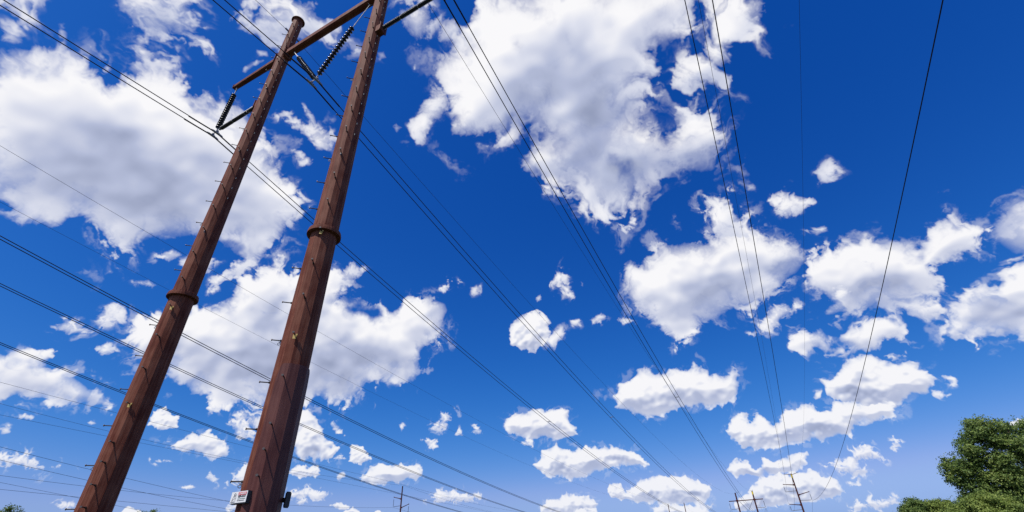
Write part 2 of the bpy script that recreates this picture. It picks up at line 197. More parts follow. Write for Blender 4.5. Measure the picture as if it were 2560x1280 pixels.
def build_sky_chart(CLD,HOLES,N,S,light_az,extra=True,seed=7):
    """CLD: (kind,amp,soft,grey,[(az,el)deg..]). map: stereographic px. returns density, light(0..1)"""
    fb,bl=make_noise(2048,seed)
    D=np.zeros((N,N),np.float32); Lm=np.ones((N,N),np.float32)
    def to(P):
        P=np.radians(np.array(P,float)); r=np.cos(P[:,1])/(1+np.sin(P[:,1]))
        return np.c_[r*np.cos(P[:,0]),r*np.sin(P[:,0])]*S+N/2
    # sun in map coordinates
    H=[(s,so,to(p)) for s,so,p in HOLES]
    items=[(k,a,so,g,to(p),float(np.mean([e for _,e in p]))) for k,a,so,g,p in CLD]
    rng=np.random.default_rng(11)
    for kind,amp,soft,grey,P,el in items:
        lo=P.min(0);hi=P.max(0);size=float(np.sqrt(np.prod(hi-lo)))
        lam=330*max(math.sin(math.radians(max(el,1.5))),.10)**.75     # base wavelength, map px
        if kind=='c': lam=min(lam,size*.8)
        m=lam*.35+12
        x0,y0=[int(max(0,v)) for v in lo-m]; x1,y1=[int(min(N,v)) for v in hi+m]
        if x1<=x0 or y1<=y0: continue
        st=2 if size>250 else 1
        Y,X=np.mgrid[y0:y1,x0:x1].astype(np.float32)
        if st==2:
            ys=np.arange(y0,y1+2,2,dtype=np.float32); xs=np.arange(x0,x1+2,2,dtype=np.float32)
            Xc,Yc=np.meshgrid(xs,ys); dc=sdf(P,Xc,Yc)
            fx=(X-x0)/2; fy=(Y-y0)/2; ix=fx.astype(int); iy=fy.astype(int); fx-=ix; fy-=iy
            d=(dc[iy,ix]*(1-fx)+dc[iy,ix+1]*fx)*(1-fy)+(dc[iy+1,ix]*(1-fx)+dc[iy+1,ix+1]*fx)*fy
        else: d=sdf(P,X,Y)
        ox,oy=rng.uniform(0,4000,2)
        fac=512/lam
        n1=sample(fb,X+ox,Y+oy,fac); b1=sample(bl,X+ox*.7,Y+oy*.7,fac)
        # domain warp for streaky edges
        wx=sample(fb,X+oy,Y-ox,fac*.8)*lam*.05; wy=sample(fb,X-oy,Y+ox,fac*.8)*lam*.05
        n2=sample(fb,X+ox+wx*2,Y+oy+wy*2,fac*1.6)
        # radial = up direction (towards the zenith)
        cx,cy=(lo+hi)/2; ux,uy=N/2-cx,N/2-cy; ul=math.hypot(ux,uy)+1e-6; ux/=ul;uy/=ul
        A=amp*min(1.,size*1.1/lam)
        dn=d/lam
        n1s=sample(fb,X+ox,Y+oy,fac,3); b1s=sample(bl,X+ox*.7,Y+oy*.7,fac,2)
        n3=sample(fb,X-oy+wx*3,Y-ox+wy*3,fac*3.1)
        if kind=='w':
            e=dn-.010*A+A*(.050*n1+.075*n2+.035*n3)
            tau=np.maximum(e,0)*(9+16*(1-soft))/min(1,.35+size/lam)
            tau*=.62+.45*ss(-1.2,1.0,n3+n2*.5)
        elif kind=='b':
            e=dn+.012+A*(.055*n1+.040*b1+.058*n2+.018*n3)*(1.0+.35*n1s)
            tau=np.maximum(e,0)*(27-26*soft)*(1+.5*n1s.clip(-1,1.5))
            tau*=.7+.3*ss(-1.5,.5,n2)
        else:
            e=dn+.006+A*(.02*n1+.115*b1+.02*n2)
            tau=np.maximum(e,0)*(50-90*soft)*(1+.35*n1s.clip(-1,1.5))/min(1,.4+size/lam)
        den=1-np.exp(-tau)
        den=np.clip(den*1.03,0,1)
        # thin ragged veil round the solid part
        if kind!='c' or size>90:
            g=1. if kind!='c' else .5
            veil=(.34 if kind=='w' else .30)*g*ss(-.10*min(1,size/lam),.06,dn+(.07*n2+.05*n1)*min(1,size/lam*1.2+.15))*ss(-.9,1.6,n3*.8+n2)
            den=1-(1-den)*(1-veil)
        # height field for relief light
        k=min(size*.25,lam*.5)
        h=k*(1-np.exp(-np.maximum(dn*lam,0)/k))+ (lam*(.034 if kind=='c' else .024))*b1s+lam*.03*n1s
        hb=blur(h,lam*(.018 if kind=='c' else .026)+1)
        gy,gx=np.gradient(hb)
        lx,ly=ux*.8+light_az[0]*.6,uy*.8+light_az[1]*.6
        rel=np.clip(-(gx*lx+gy*ly),-1,1)
        span=max(abs((P-[cx,cy])@np.array([ux,uy])).max(),1)
        v=((X-cx)*ux+(Y-cy)*uy)/span     # -1 base .. 1 top
        db=np.maximum(blur(np.maximum(d,0),lam*.04+1),0)
        thick=1-np.exp(-(db/(min(lam*.28,size*.15)+1))**1.3)
        if kind=='c': sh=thick*ss(.70,-.80,v+.30*n1s)
        elif kind=='b': sh=thick*(.42+.58*ss(1.1,-.8,v*.9+.22*n1s))
        else: sh=thick*.75*ss(1.0,-.5,v*.6+.45*n1s)
        L=1-grey*sh*(.80 if kind=='b' else .9)+(.34 if kind=='c' else .22)*rel
        L-=.10*(1-den)**.5*(kind!='c')
        L+=.035*n1s*thick*(kind=='b')+.012*sample(fb,X+ox,Y+oy,fac,1)*thick
        Dp=D[y0:y1,x0:x1]; Lp=Lm[y0:y1,x0:x1]
        newD=1-(1-Dp)*(1-den)
        wgt=den/np.maximum(newD,1e-4)
        Lm[y0:y1,x0:x1]=Lp*(1-wgt)+L*wgt; D[y0:y1,x0:x1]=newD
    for s,so,P in H:
        lo=P.min(0)-40;hi=P.max(0)+40
        x0,y0=[int(v) for v in lo];x1,y1=[int(v) for v in hi]
        Y,X=np.mgrid[y0:y1,x0:x1].astype(np.float32); d=sdf(P,X,Y)
        n=sample(fb,X,Y,3.); d=d+n*9
        D[y0:y1,x0:x1]*=1-s*ss(-8,16,d)
    return D,np.clip(Lm,0,1.15)
AIR, DUST, OZONE = 1.0, 0.6, 2.5
GRADE = [(.055, 3.0, .035), (.425, 1.35, .04), (1.62, .84, .0)]
def make_world():
    N = 3072; SC = N/2.12; sa = math.radians(SUN_AZ)
    rnd = random.Random(21); clouds = list(CLOUDS)
    # the rest of the sky, outside the photograph's view, is dotted with clouds of the same kinds
    for _ in range(18):
        az = rnd.uniform(-172, 38); el = rnd.choice([4, 6, 8, 11, 15, 20, 27]) + rnd.uniform(-2, 4)
        if az < -150 and el > 30: continue
        s = rnd.uniform(.35, .8)*el**.6*1.8 + 1.5; q = []
        for i in range(14):
            t = 2*math.pi*i/14; r = s*rnd.uniform(.6, 1.25)
            q.append((az + r*1.7*math.cos(t)/max(.25, math.cos(math.radians(el))), max(.8, el + r*.62*math.sin(t))))
        clouds.append(('c' if el < 15 else 'b', .45, .25, .5, q))
    D, Lt = build_sky_chart(clouds, HOLES, N, SC, (math.cos(sa), math.sin(sa)))
    img = bpy.data.images.new('cloud_chart', N, N, alpha=False, float_buffer=True, is_data=True)
    px = np.ones((N, N, 4), np.float32); px[..., 0] = D; px[..., 1] = Lt; px[..., 2] = 0
    img.pixels.foreach_set(px.ravel()); img.update()
    w = bpy.data.worlds.new('World'); scene.world = w; w.use_nodes = True
    nt = w.node_tree; nt.nodes.clear(); Nn = nt.nodes.new; L = nt.links.new
    def math_(op, a=None, b=None, c=None):
        n = Nn('ShaderNodeMath'); n.operation = op
        for i, v in enumerate((a, b, c)):
            if v is None: continue
            if isinstance(v, (int, float)): n.inputs[i].default_value = v
            else: L(v, n.inputs[i])
        return n.outputs[0]
    tc = Nn('ShaderNodeTexCoord'); sp = Nn('ShaderNodeSeparateXYZ'); L(tc.outputs['Generated'], sp.inputs[0])
    zc = math_('MAXIMUM', sp.outputs[2], -.05); den = math_('ADD', zc, 1.0)
    u = math_('MULTIPLY_ADD', math_('DIVIDE', sp.outputs[0], den), SC/N, .5)
    v = math_('MULTIPLY_ADD', math_('DIVIDE', sp.outputs[1], den), SC/N, .5)
    cb = Nn('ShaderNodeCombineXYZ'); L(u, cb.inputs[0]); L(v, cb.inputs[1])
    im = Nn('ShaderNodeTexImage'); im.image = img; im.interpolation = 'Linear'; im.extension = 'EXTEND'; L(cb.outputs[0], im.inputs['Vector'])
    ch = Nn('ShaderNodeSeparateColor'); L(im.outputs['Color'], ch.inputs[0])
    sky = Nn('ShaderNodeTexSky'); sky.sky_type = 'NISHITA'; sky.sun_disc = False
    sky.sun_elevation = math.radians(SUN_EL); sky.sun_rotation = math.radians(90-SUN_AZ)
    sky.altitude = 300; sky.air_density = AIR; sky.dust_density = DUST; sky.ozone_density = OZONE
    # polarised deep-blue rendering of the clear sky: a contrast curve per channel
    ss = Nn('ShaderNodeSeparateColor'); L(sky.outputs[0], ss.inputs[0]); cc = Nn('ShaderNodeCombineColor')
    ch3 = [math_('ADD', math_('MULTIPLY', math_('POWER', ss.outputs[i], g), k), a) for i, (k, g, a) in enumerate(GRADE)]
    g2 = math_('SMOOTH_MIN', ch3[1], math_('MULTIPLY', ch3[2], .56), .8)
    L(math_('SMOOTH_MIN', ch3[0], math_('MULTIPLY', g2, .66), .8), cc.inputs[0]); L(g2, cc.inputs[1]); L(ch3[2], cc.inputs[2])
    # cloud colour from its light value: lavender-grey bases, white tops
    rp = Nn('ShaderNodeValToRGB'); e = rp.color_ramp.elements
    e[0].position = 0; e[0].color = (.19, .23, .37, 1); e[1].position = 1.0; e[1].color = (.95, .945, .965, 1)
    k = e.new(.5); k.color = (.46, .51, .69, 1); k2 = e.new(.8); k2.color = (.73, .755, .86, 1)
    L(ch.outputs[1], rp.inputs['Fac'])
    vs = Nn('ShaderNodeVectorMath'); vs.operation = 'SCALE'; L(rp.outputs['Color'], vs.inputs[0]); vs.inputs['Scale'].default_value = 10.0
    # far clouds near the horizon are seen through more air
    mix = Nn('ShaderNodeMix'); mix.data_type = 'RGBA'
    hz = math_('SUBTRACT', 1.0, math_('MULTIPLY', math_('POWER', 2.718, math_('MULTIPLY', math_('MAXIMUM', sp.outputs[2], 0.0), -9.0)), .26))
    L(math_('MULTIPLY', ch.outputs[0], hz), mix.inputs['Factor']); L(cc.outputs[0], mix.inputs['A']); L(vs.outputs[0], mix.inputs['B'])
    bg = Nn('ShaderNodeBackground'); bg.inputs['Strength'].default_value = .1; L(mix.outputs['Result'], bg.inputs['Color'])
    out = Nn('ShaderNodeOutputWorld'); L(bg.outputs[0], out.inputs['Surface'])
    w.cycles.sampling_method = 'MANUAL'; w.cycles.sample_map_resolution = 1024
make_world()
# ---------------------------------------------------------------- helpers
from mathutils import Vector, Matrix
COL = scene.collection
def tag(o, label=None, cat=None, group=None, kind=None):
    if label: o['label'] = label
    if cat: o['category'] = cat
    if group: o['group'] = group
    if kind: o['kind'] = kind
    return o
def empty(name, loc, rz=0.0):
    o = bpy.data.objects.new(name, None); COL.objects.link(o)
    o.location = loc; o.rotation_euler = (0, 0, rz); o.empty_display_size = .3
    return o
class MB:
    """collects vertices and faces of one mesh (world metres, relative to its parent)"""
    def __init__(s): s.v = []; s.f = []; s.sm = []
    def add(s, vs, fs, smooth=False):
        b = len(s.v); s.v += [tuple(v) for v in vs]
        for f in fs: s.f.append([b + i for i in f]); s.sm.append(smooth)
        return s
    def prism(s, a, b, ra, rb, n=12, ph=0.0, caps=True, smooth=False, sy=1.0):
        a = Vector(a); b = Vector(b); d = (b - a).normalized()
        u = Vector((1, 0, 0)) if abs(d.x) < .9 else Vector((0, 1, 0))
        if abs(d.z) > .999: u = Vector((1, 0, 0)); w = Vector((0, 1, 0))
        else:
            w = d.cross(Vector((0, 0, 1))).normalized(); u = w; w = u.cross(d)
        vs = []
        for c, r in ((a, ra), (b, rb)):
            for i in range(n):
                t = ph + 2*math.pi*i/n
                vs.append(c + u*math.cos(t)*r + w*math.sin(t)*r*sy)
        fs = [[i, (i+1) % n, n+(i+1) % n, n+i] for i in range(n)]
        s.add(vs, fs, smooth)
        if caps: s.add(vs[:n], [list(range(n))[::-1]]); s.add(vs[n:], [list(range(n))])
        return s
    def box(s, c, size, axes=None):
        c = Vector(c); X, Y, Z = axes if axes else (Vector((1,0,0)), Vector((0,1,0)), Vector((0,0,1)))
        h = [x*.5 for x in size]; vs = []
        for k in (-1, 1):
            for j in (-1, 1):
                for i in (-1, 1): vs.append(c + X*h[0]*i + Y*h[1]*j + Z*h[2]*k)
        return s.add(vs, [[0,2,3,1],[4,5,7,6],[0,1,5,4],[2,6,7,3],[0,4,6,2],[1,3,7,5]])
    def lathe(s, a, b, prof, n=16, smooth=True):
        """prof: (distance along a->b, radius)"""
        a = Vector(a); b = Vector(b); d = (b - a).normalized()
        w = d.cross(Vector((0, 1, .01))).normalized(); u = w.cross(d)
        vs = []
        for t, r in prof:
            for i in range(n):
                q = 2*math.pi*i/n; vs.append(a + d*t + (u*math.cos(q) + w*math.sin(q))*r)
        fs = []
        for k in range(len(prof)-1):
            for i in range(n):
                j = (i+1) % n; fs.append([k*n+i, (k+1)*n+i, (k+1)*n+j, k*n+j])
        return s.add(vs, fs, smooth)
    def tube(s, pts, r, n=6):
        P = [Vector(p) for p in pts]; vs = []
        for i, p in enumerate(P):
            d = (P[min(i+1, len(P)-1)] - P[max(i-1, 0)]).normalized()
            u = d.cross(Vector((0, 0, 1)) if abs(d.z) < .95 else Vector((1, 0, 0))).normalized(); w = u.cross(d)
            for k in range(n):
                t = 2*math.pi*k/n; vs.append(p + (u*math.cos(t) + w*math.sin(t))*r)
        fs = []
        for i in range(len(P)-1):
            for k in range(n):
                j = (k+1) % n; fs.append([i*n+k, i*n+j, (i+1)*n+j, (i+1)*n+k])
        s.add(vs, fs, True)
        s.add(vs[:n], [list(range(n))]); s.add(vs[-n:], [list(range(n))[::-1]])
        return s
    def mesh(s, name, mat):
        m = bpy.data.meshes.new(name); m.from_pydata(s.v, [], s.f); m.update()
        m.polygons.foreach_set('use_smooth', s.sm)
        if mat: m.materials.append(mat)
        return m
    def build(s, name, mat, parent=None):
        o = bpy.data.objects.new(name, s.mesh(name, mat)); COL.objects.link(o)
        if parent: o.parent = parent
        return o

# ---------------------------------------------------------------- materials
def new_mat(name):
    m = bpy.data.materials.new(name); m.use_nodes = True
    nt = m.node_tree; return m, nt, nt.nodes['Principled BSDF']
def simple(name, col, rough=.6, metal=0.0, spec=.5, var=.15, scale=12.0, bump=0.0):
    m, nt, p = new_mat(name)
    tc = nt.nodes.new('ShaderNodeTexCoord'); n = nt.nodes.new('ShaderNodeTexNoise')
    n.inputs['Scale'].default_value = scale; n.inputs['Detail'].default_value = 6
    nt.links.new(tc.outputs['Object'], n.inputs['Vector'])
    r = nt.nodes.new('ShaderNodeValToRGB'); e = r.color_ramp.elements
    e[0].position = .3; e[1].position = .7
    e[0].color = tuple(c*(1-var) for c in col)+(1,); e[1].color = tuple(min(1, c*(1+var)) for c in col)+(1,)
    nt.links.new(n.outputs['Fac'], r.inputs['Fac']); nt.links.new(r.outputs['Color'], p.inputs['Base Color'])
    p.inputs['Roughness'].default_value = rough; p.inputs['Metallic'].default_value = metal
    p.inputs['Specular IOR Level'].default_value = spec
    if bump:
        b = nt.nodes.new('ShaderNodeBump'); b.inputs['Strength'].default_value = bump; b.inputs['Distance'].default_value = .01
        nt.links.new(n.outputs['Fac'], b.inputs['Height']); nt.links.new(b.outputs['Normal'], p.inputs['Normal'])
    return m
def steel(name, dark, mid, light, rough=.55, spec=.5):
    """weathering steel: fine rust grain, vertical run-off streaks, blotches"""
    m, nt, p = new_mat(name); L = nt.links.new; N = nt.nodes.new
    tc = N('ShaderNodeTexCoord')
    mp = N('ShaderNodeMapping'); mp.inputs['Scale'].default_value = (1, 1, .06); L(tc.outputs['Object'], mp.inputs['Vector'])
    st = N('ShaderNodeTexNoise'); st.inputs['Scale'].default_value = 16; st.inputs['Detail'].default_value = 8; st.inputs['Roughness'].default_value = .65
    L(mp.outputs['Vector'], st.inputs['Vector'])
    gr = N('ShaderNodeTexNoise'); gr.inputs['Scale'].default_value = 60; gr.inputs['Detail'].default_value = 6; gr.inputs['Roughness'].default_value = .7
    L(tc.outputs['Object'], gr.inputs['Vector'])
    bl = N('ShaderNodeTexNoise'); bl.inputs['Scale'].default_value = 1.6; bl.inputs['Detail'].default_value = 5
    L(tc.outputs['Object'], bl.inputs['Vector'])
    a1 = N('ShaderNodeMath'); a1.operation = 'MULTIPLY_ADD'; a1.inputs[1].default_value = .9; a1.inputs[2].default_value = -.05
    L(st.outputs['Fac'], a1.inputs[0])
    a2 = N('ShaderNodeMath'); a2.operation = 'MULTIPLY_ADD'; a2.inputs[1].default_value = .28
    L(gr.outputs['Fac'], a2.inputs[0]); L(a1.outputs[0], a2.inputs[2])
    a3 = N('ShaderNodeMath'); a3.operation = 'MULTIPLY_ADD'; a3.inputs[1].default_value = .55
    L(bl.outputs['Fac'], a3.inputs[0]); L(a2.outputs[0], a3.inputs[2])
    r = N('ShaderNodeValToRGB'); e = r.color_ramp.elements
    e[0].position = .42; e[0].color = dark+(1,); e[1].position = .86; e[1].color = light+(1,)
    k = r.color_ramp.elements.new(.64); k.color = mid+(1,)
    hs = N('ShaderNodeMath'); hs.operation = 'MULTIPLY'; hs.inputs[1].default_value = .88; L(a3.outputs[0], hs.inputs[0])
    L(hs.outputs[0], r.inputs['Fac']); L(r.outputs['Color'], p.inputs['Base Color'])
    rr = N('ShaderNodeMapRange'); rr.inputs['To Min'].default_value = rough-.1; rr.inputs['To Max'].default_value = rough+.15
    L(gr.outputs['Fac'], rr.inputs['Value']); L(rr.outputs['Result'], p.inputs['Roughness'])
    p.inputs['Specular IOR Level'].default_value = spec
    b = N('ShaderNodeBump'); b.inputs['Strength'].default_value = .15; b.inputs['Distance'].default_value = .003
    L(gr.outputs['Fac'], b.inputs['Height']); L(b.outputs['Normal'], p.inputs['Normal'])
    return m
M = {}
M['corten'] = steel('weathering_steel', (.052,.012,.008), (.125,.034,.021), (.215,.085,.055), rough=.66, spec=.10)
M['corten_sleeve'] = steel('smooth_weathering_steel', (.045,.013,.013), (.105,.033,.029), (.155,.060,.050), rough=.5, spec=.2)
M['corten_far'] = steel('far_weathering_steel', (.040,.009,.008), (.060,.014,.012), (.085,.022,.018), rough=.75, spec=.2)
M['bolt'] = simple('dark_bolt_steel', (.035,.025,.022), .6, 0, .25)
M['head'] = simple('worn_bolt_head', (.14,.115,.10), .45, .3)
M['galv'] = simple('galvanised_steel', (.30,.30,.31), .42, .5)
M['clip'] = simple('pale_clip_steel', (.40,.39,.36), .6, 0, .2)
M['glaze'] = simple('dark_glazed_porcelain', (.010,.008,.014), .26, 0, .5, var=.2)
M['polymer'] = simple('dark_polymer', (.020,.020,.026), .4, 0, .5)
M['wire'] = simple('weathered_conductor', (.016,.016,.022), .6, 0, .25)
M['thin_wire'] = simple('weathered_ground_wire', (.03,.03,.04), .6, 0, .25)
M['yellow'] = simple('yellow_paint', (.75,.55,.02), .5)
M['tag'] = simple('yellow_tag_plastic', (.62,.43,.12), .6)
M['white'] = simple('white_sign_enamel', (.78,.78,.78), .4, var=.04)
M['red'] = simple('red_sign_enamel', (.62,.02,.03), .4, var=.06)
M['black'] = simple('black_sign_print', (.02,.02,.025), .5)
M['green'] = simple('green_sign_print', (.02,.13,.09), .5)
M['dark_box'] = simple('black_bracket_paint', (.018,.016,.02), .45)
M['bark'] = simple('tree_bark', (.09,.065,.05), .9, scale=6, bump=.6, var=.4)
def leaf_mat(name, a, b, c):
    m, nt, p = new_mat(name); L = nt.links.new; N = nt.nodes.new
    g = N('ShaderNodeNewGeometry'); r = N('ShaderNodeValToRGB'); e = r.color_ramp.elements
    e[0].position = 0; e[0].color = a+(1,); e[1].position = 1; e[1].color = c+(1,)
    k = e.new(.55); k.color = b+(1,)
    tc = N('ShaderNodeTexCoord'); n = N('ShaderNodeTexNoise'); n.inputs['Scale'].default_value = .55; n.inputs['Detail'].default_value = 3
    L(tc.outputs['Object'], n.inputs['Vector'])
    mx = N('ShaderNodeMath'); mx.operation = 'MULTIPLY_ADD'; mx.inputs[1].default_value = .55
    L(g.outputs['Random Per Island'], mx.inputs[0])
    m2 = N('ShaderNodeMath'); m2.operation = 'MULTIPLY_ADD'; m2.inputs[1].default_value = 1.3; m2.inputs[2].default_value = -.42
    L(n.outputs['Fac'], m2.inputs[0]); L(m2.outputs[0], mx.inputs[2])
    L(mx.outputs[0], r.inputs['Fac']); L(r.outputs['Color'], p.inputs['Base Color'])
    p.inputs['Roughness'].default_value = .6; p.inputs['Specular IOR Level'].default_value = .3
    tr = N('ShaderNodeBsdfTranslucent'); L(r.outputs['Color'], tr.inputs['Color'])
    ms = N('ShaderNodeMixShader'); ms.inputs['Fac'].default_value = .3
    out = nt.nodes['Material Output']
    L(p.outputs[0], ms.inputs[1]); L(tr.outputs[0], ms.inputs[2]); L(ms.outputs[0], out.inputs['Surface'])
    return m
M['leaf'] = leaf_mat('green_foliage', (.045,.085,.022), (.125,.195,.042), (.26,.31,.075))
M['leaf_light'] = leaf_mat('yellow_green_foliage', (.10,.15,.035), (.19,.26,.05), (.32,.37,.09))

# ---------------------------------------------------------------- ground
def ground():
    m, nt, p = new_mat('meadow_grass'); L = nt.links.new; N = nt.nodes.new
    tc = N('ShaderNodeTexCoord'); n = N('ShaderNodeTexNoise'); n.inputs['Scale'].default_value = .05; n.inputs['Detail'].default_value = 12
    L(tc.outputs['Object'], n.inputs['Vector'])
    n2 = N('ShaderNodeTexNoise'); n2.inputs['Scale'].default_value = 9; n2.inputs['Detail'].default_value = 8; L(tc.outputs['Object'], n2.inputs['Vector'])
    ad = N('ShaderNodeMath'); ad.operation = 'MULTIPLY_ADD'; ad.inputs[1].default_value = .5; L(n2.outputs['Fac'], ad.inputs[0]); 
    hf = N('ShaderNodeMath'); hf.operation = 'MULTIPLY'; hf.inputs[1].default_value = .5; L(n.outputs['Fac'], hf.inputs[0]); L(hf.outputs[0], ad.inputs[2])
    r = N('ShaderNodeValToRGB'); e = r.color_ramp.elements
    e[0].position = .35; e[0].color = (.013,.022,.008,1); e[1].position = .68; e[1].color = (.042,.044,.020,1)
    k = e.new(.5); k.color = (.024,.036,.012,1)
    L(ad.outputs[0], r.inputs['Fac']); L(r.outputs['Color'], p.inputs['Base Color']); p.inputs['Roughness'].default_value = .9
    b = N('ShaderNodeBump'); b.inputs['Strength'].default_value = .6; b.inputs['Distance'].default_value = .05
    L(n2.outputs['Fac'], b.inputs['Height']); L(b.outputs['Normal'], p.inputs['Normal'])
    rnd = random.Random(4); mb = MB(); n_ = 64; vs = []
    rad = [0, 3, 6, 10, 15, 22, 32, 46, 66, 95, 140, 200, 290, 420, 620, 900, 1400, 2200, 3600, 6000]
    vs.append((0, 0, 0))
    for i, R_ in enumerate(rad[1:]):
        for k_ in range(n_):
            t = 2*math.pi*k_/n_
            vs.append((R_*math.cos(t), R_*math.sin(t), rnd.uniform(-.05, .04) if R_ < 300 else -.3))
    fs = [[0, 1+k_, 1+(k_+1) % n_] for k_ in range(n_)]
    for i in range(len(rad)-2):
        for k_ in range(n_):
            a = 1+i*n_+k_; b2 = 1+i*n_+(k_+1) % n_; fs.append([a, a+n_, b2+n_, b2])
    mb.add(vs, fs, True); tag(mb.build('ground', m), kind='structure')
ground()

# ---------------------------------------------------------------- H-frame transmission tower
def pole_r(z, dia0=.96, taper=.0125): return .5*(dia0 - taper*z)
def insulator(parent, a, b, a0=None, name='insulator_string', nd=17, r=.145, rod_r=.02, label=None):
    """a0 -> a plain link rod, a -> b porcelain discs"""
    a = Vector(a); b = Vector(b); Ltot = (b-a).length; pitch = Ltot/nd
    mb = MB(); prof = []
    for i in range(nd):
        t = i*pitch
        prof += [(t, .06), (t+pitch*.14, .07), (t+pitch*.30, r*.80), (t+pitch*.42, r), (t+pitch*.60, r*.985), (t+pitch*.66, r*.62), (t+pitch*.84, .06)]
    prof.append((Ltot, .06))
    mb.lathe(a, b, prof, 18)
    o = mb.build(name, M['glaze'], parent)
    if label: o['label'] = label
    ht = MB(); d = (b-a).normalized()
    if a0 is not None:
        a0 = Vector(a0); ht.prism(a0, a, rod_r, rod_r, 8)
        ht.box(a0, (.10, .05, .12)); mid = a + (a0-a)*min(1, .22/(a0-a).length); ht.box(mid, (.09, .03, .09))
    ht.prism(b, b + d*.22, .026, .026, 8); ht.box(b + d*.16, (.07, .05, .1))
    ht.build('link_hardware', M['galv'], o)
    return o
def post_insulator(parent, a, b, rot):
    a = Vector(a); b = Vector(b); Lt = (b-a).length; mb = MB(); prof = []; n = 54
    for i in range(n):
        t = Lt*i/n; p = Lt/n
        if i % 18 == 17: prof += [(t, .055), (t+p, .055)]
        else: prof += [(t, .078), (t+p*.35, .108), (t+p*.6, .108), (t+p*.75, .078)]
    prof.append((Lt, .078)); mb.lathe(a, b, prof, 16)
    o = mb.build('post_insulator', M['polymer'], parent)
    hb = MB(); d = (b-a).normalized()
    hb.prism(a - d*.12, a + d*.03, .10, .10, 12); hb.prism(b - d*.03, b + d*.12, .08, .06, 12)
    for k in (1, 2): hb.prism(a + d*(Lt*k/3 - .04), a + d*(Lt*k/3), .088, .088, 14)
    hb.build('metal_fitting', M['galv'], o)
    return o
def clamp_pair(parent, x, z, y=0.0):
    for s in (-.2, .2):
        mb = MB(); c = Vector((x+s, y, z))
        mb.prism(c + Vector((0, -.22, -.0)), c + Vector((0, .22, 0)), .062, .062, 10)
        mb.prism(c + Vector((0, -.34, -.015)), c + Vector((0, -.22, 0)), .04, .062, 10)
        mb.prism(c + Vector((0, .22, 0)), c + Vector((0, .34, -.015)), .062, .04, 10)
        mb.box(c + Vector((0, 0, .1)), (.04, .12, .16)); mb.box(c + Vector((0, .08, .03)), (.15, .05, .05)); mb.box(c + Vector((0, -.08, .03)), (.15, .05, .05))
        mb.build('suspension_clamp', M['galv'], parent)
    mb = MB(); mb.box((x, y, z+.2), (.46, .03, .09)); mb.box((x, y, z+.27), (.14, .04, .10))
    mb.build('yoke_plate', M['galv'], parent)
def bolt_meshes():
    """one step bolt pointing along +X, its foot at the origin"""
    b = MB(); b.prism((-.02, 0, 0), (.04, 0, 0), .032, .032, 6); b.prism((.04, 0, 0), (.255, 0, 0), .0165, .0165, 8)
    h = MB(); h.prism((.255, 0, 0), (.274, 0, 0), .033, .029, 12)
    c = MB()
    t = MB(); t.box((.065, -.0, -.05), (.012, .09, .12)); t.box((.065, .05, .01), (.03, .03, .05))
    k = MB(); k.box((.045, 0, -.06), (.07, .02, .05))
    for i in range(10):
        q0, q1 = 2*math.pi*i/10, 2*math.pi*(i+1)/10
        k.prism((.06+.038*math.cos(q0), 0, -.10+.038*math.sin(q0)), (.06+.038*math.cos(q1), 0, -.10+.038*math.sin(q1)), .010, .010, 5, caps=False)
    return (b.mesh('step_bolt', M['bolt']), h.mesh('bolt_head', M['head']), t.mesh('number_tag', M['tag']), k.mesh('cable_eye', M['galv']))
BOLT = bolt_meshes()
def link(name, me, parent, loc=(0,0,0), rz=0.0):
    o = bpy.data.objects.new(name, me); COL.objects.link(o); o.parent = parent; o.location = loc; o.rotation_euler = (0,0,rz); return o
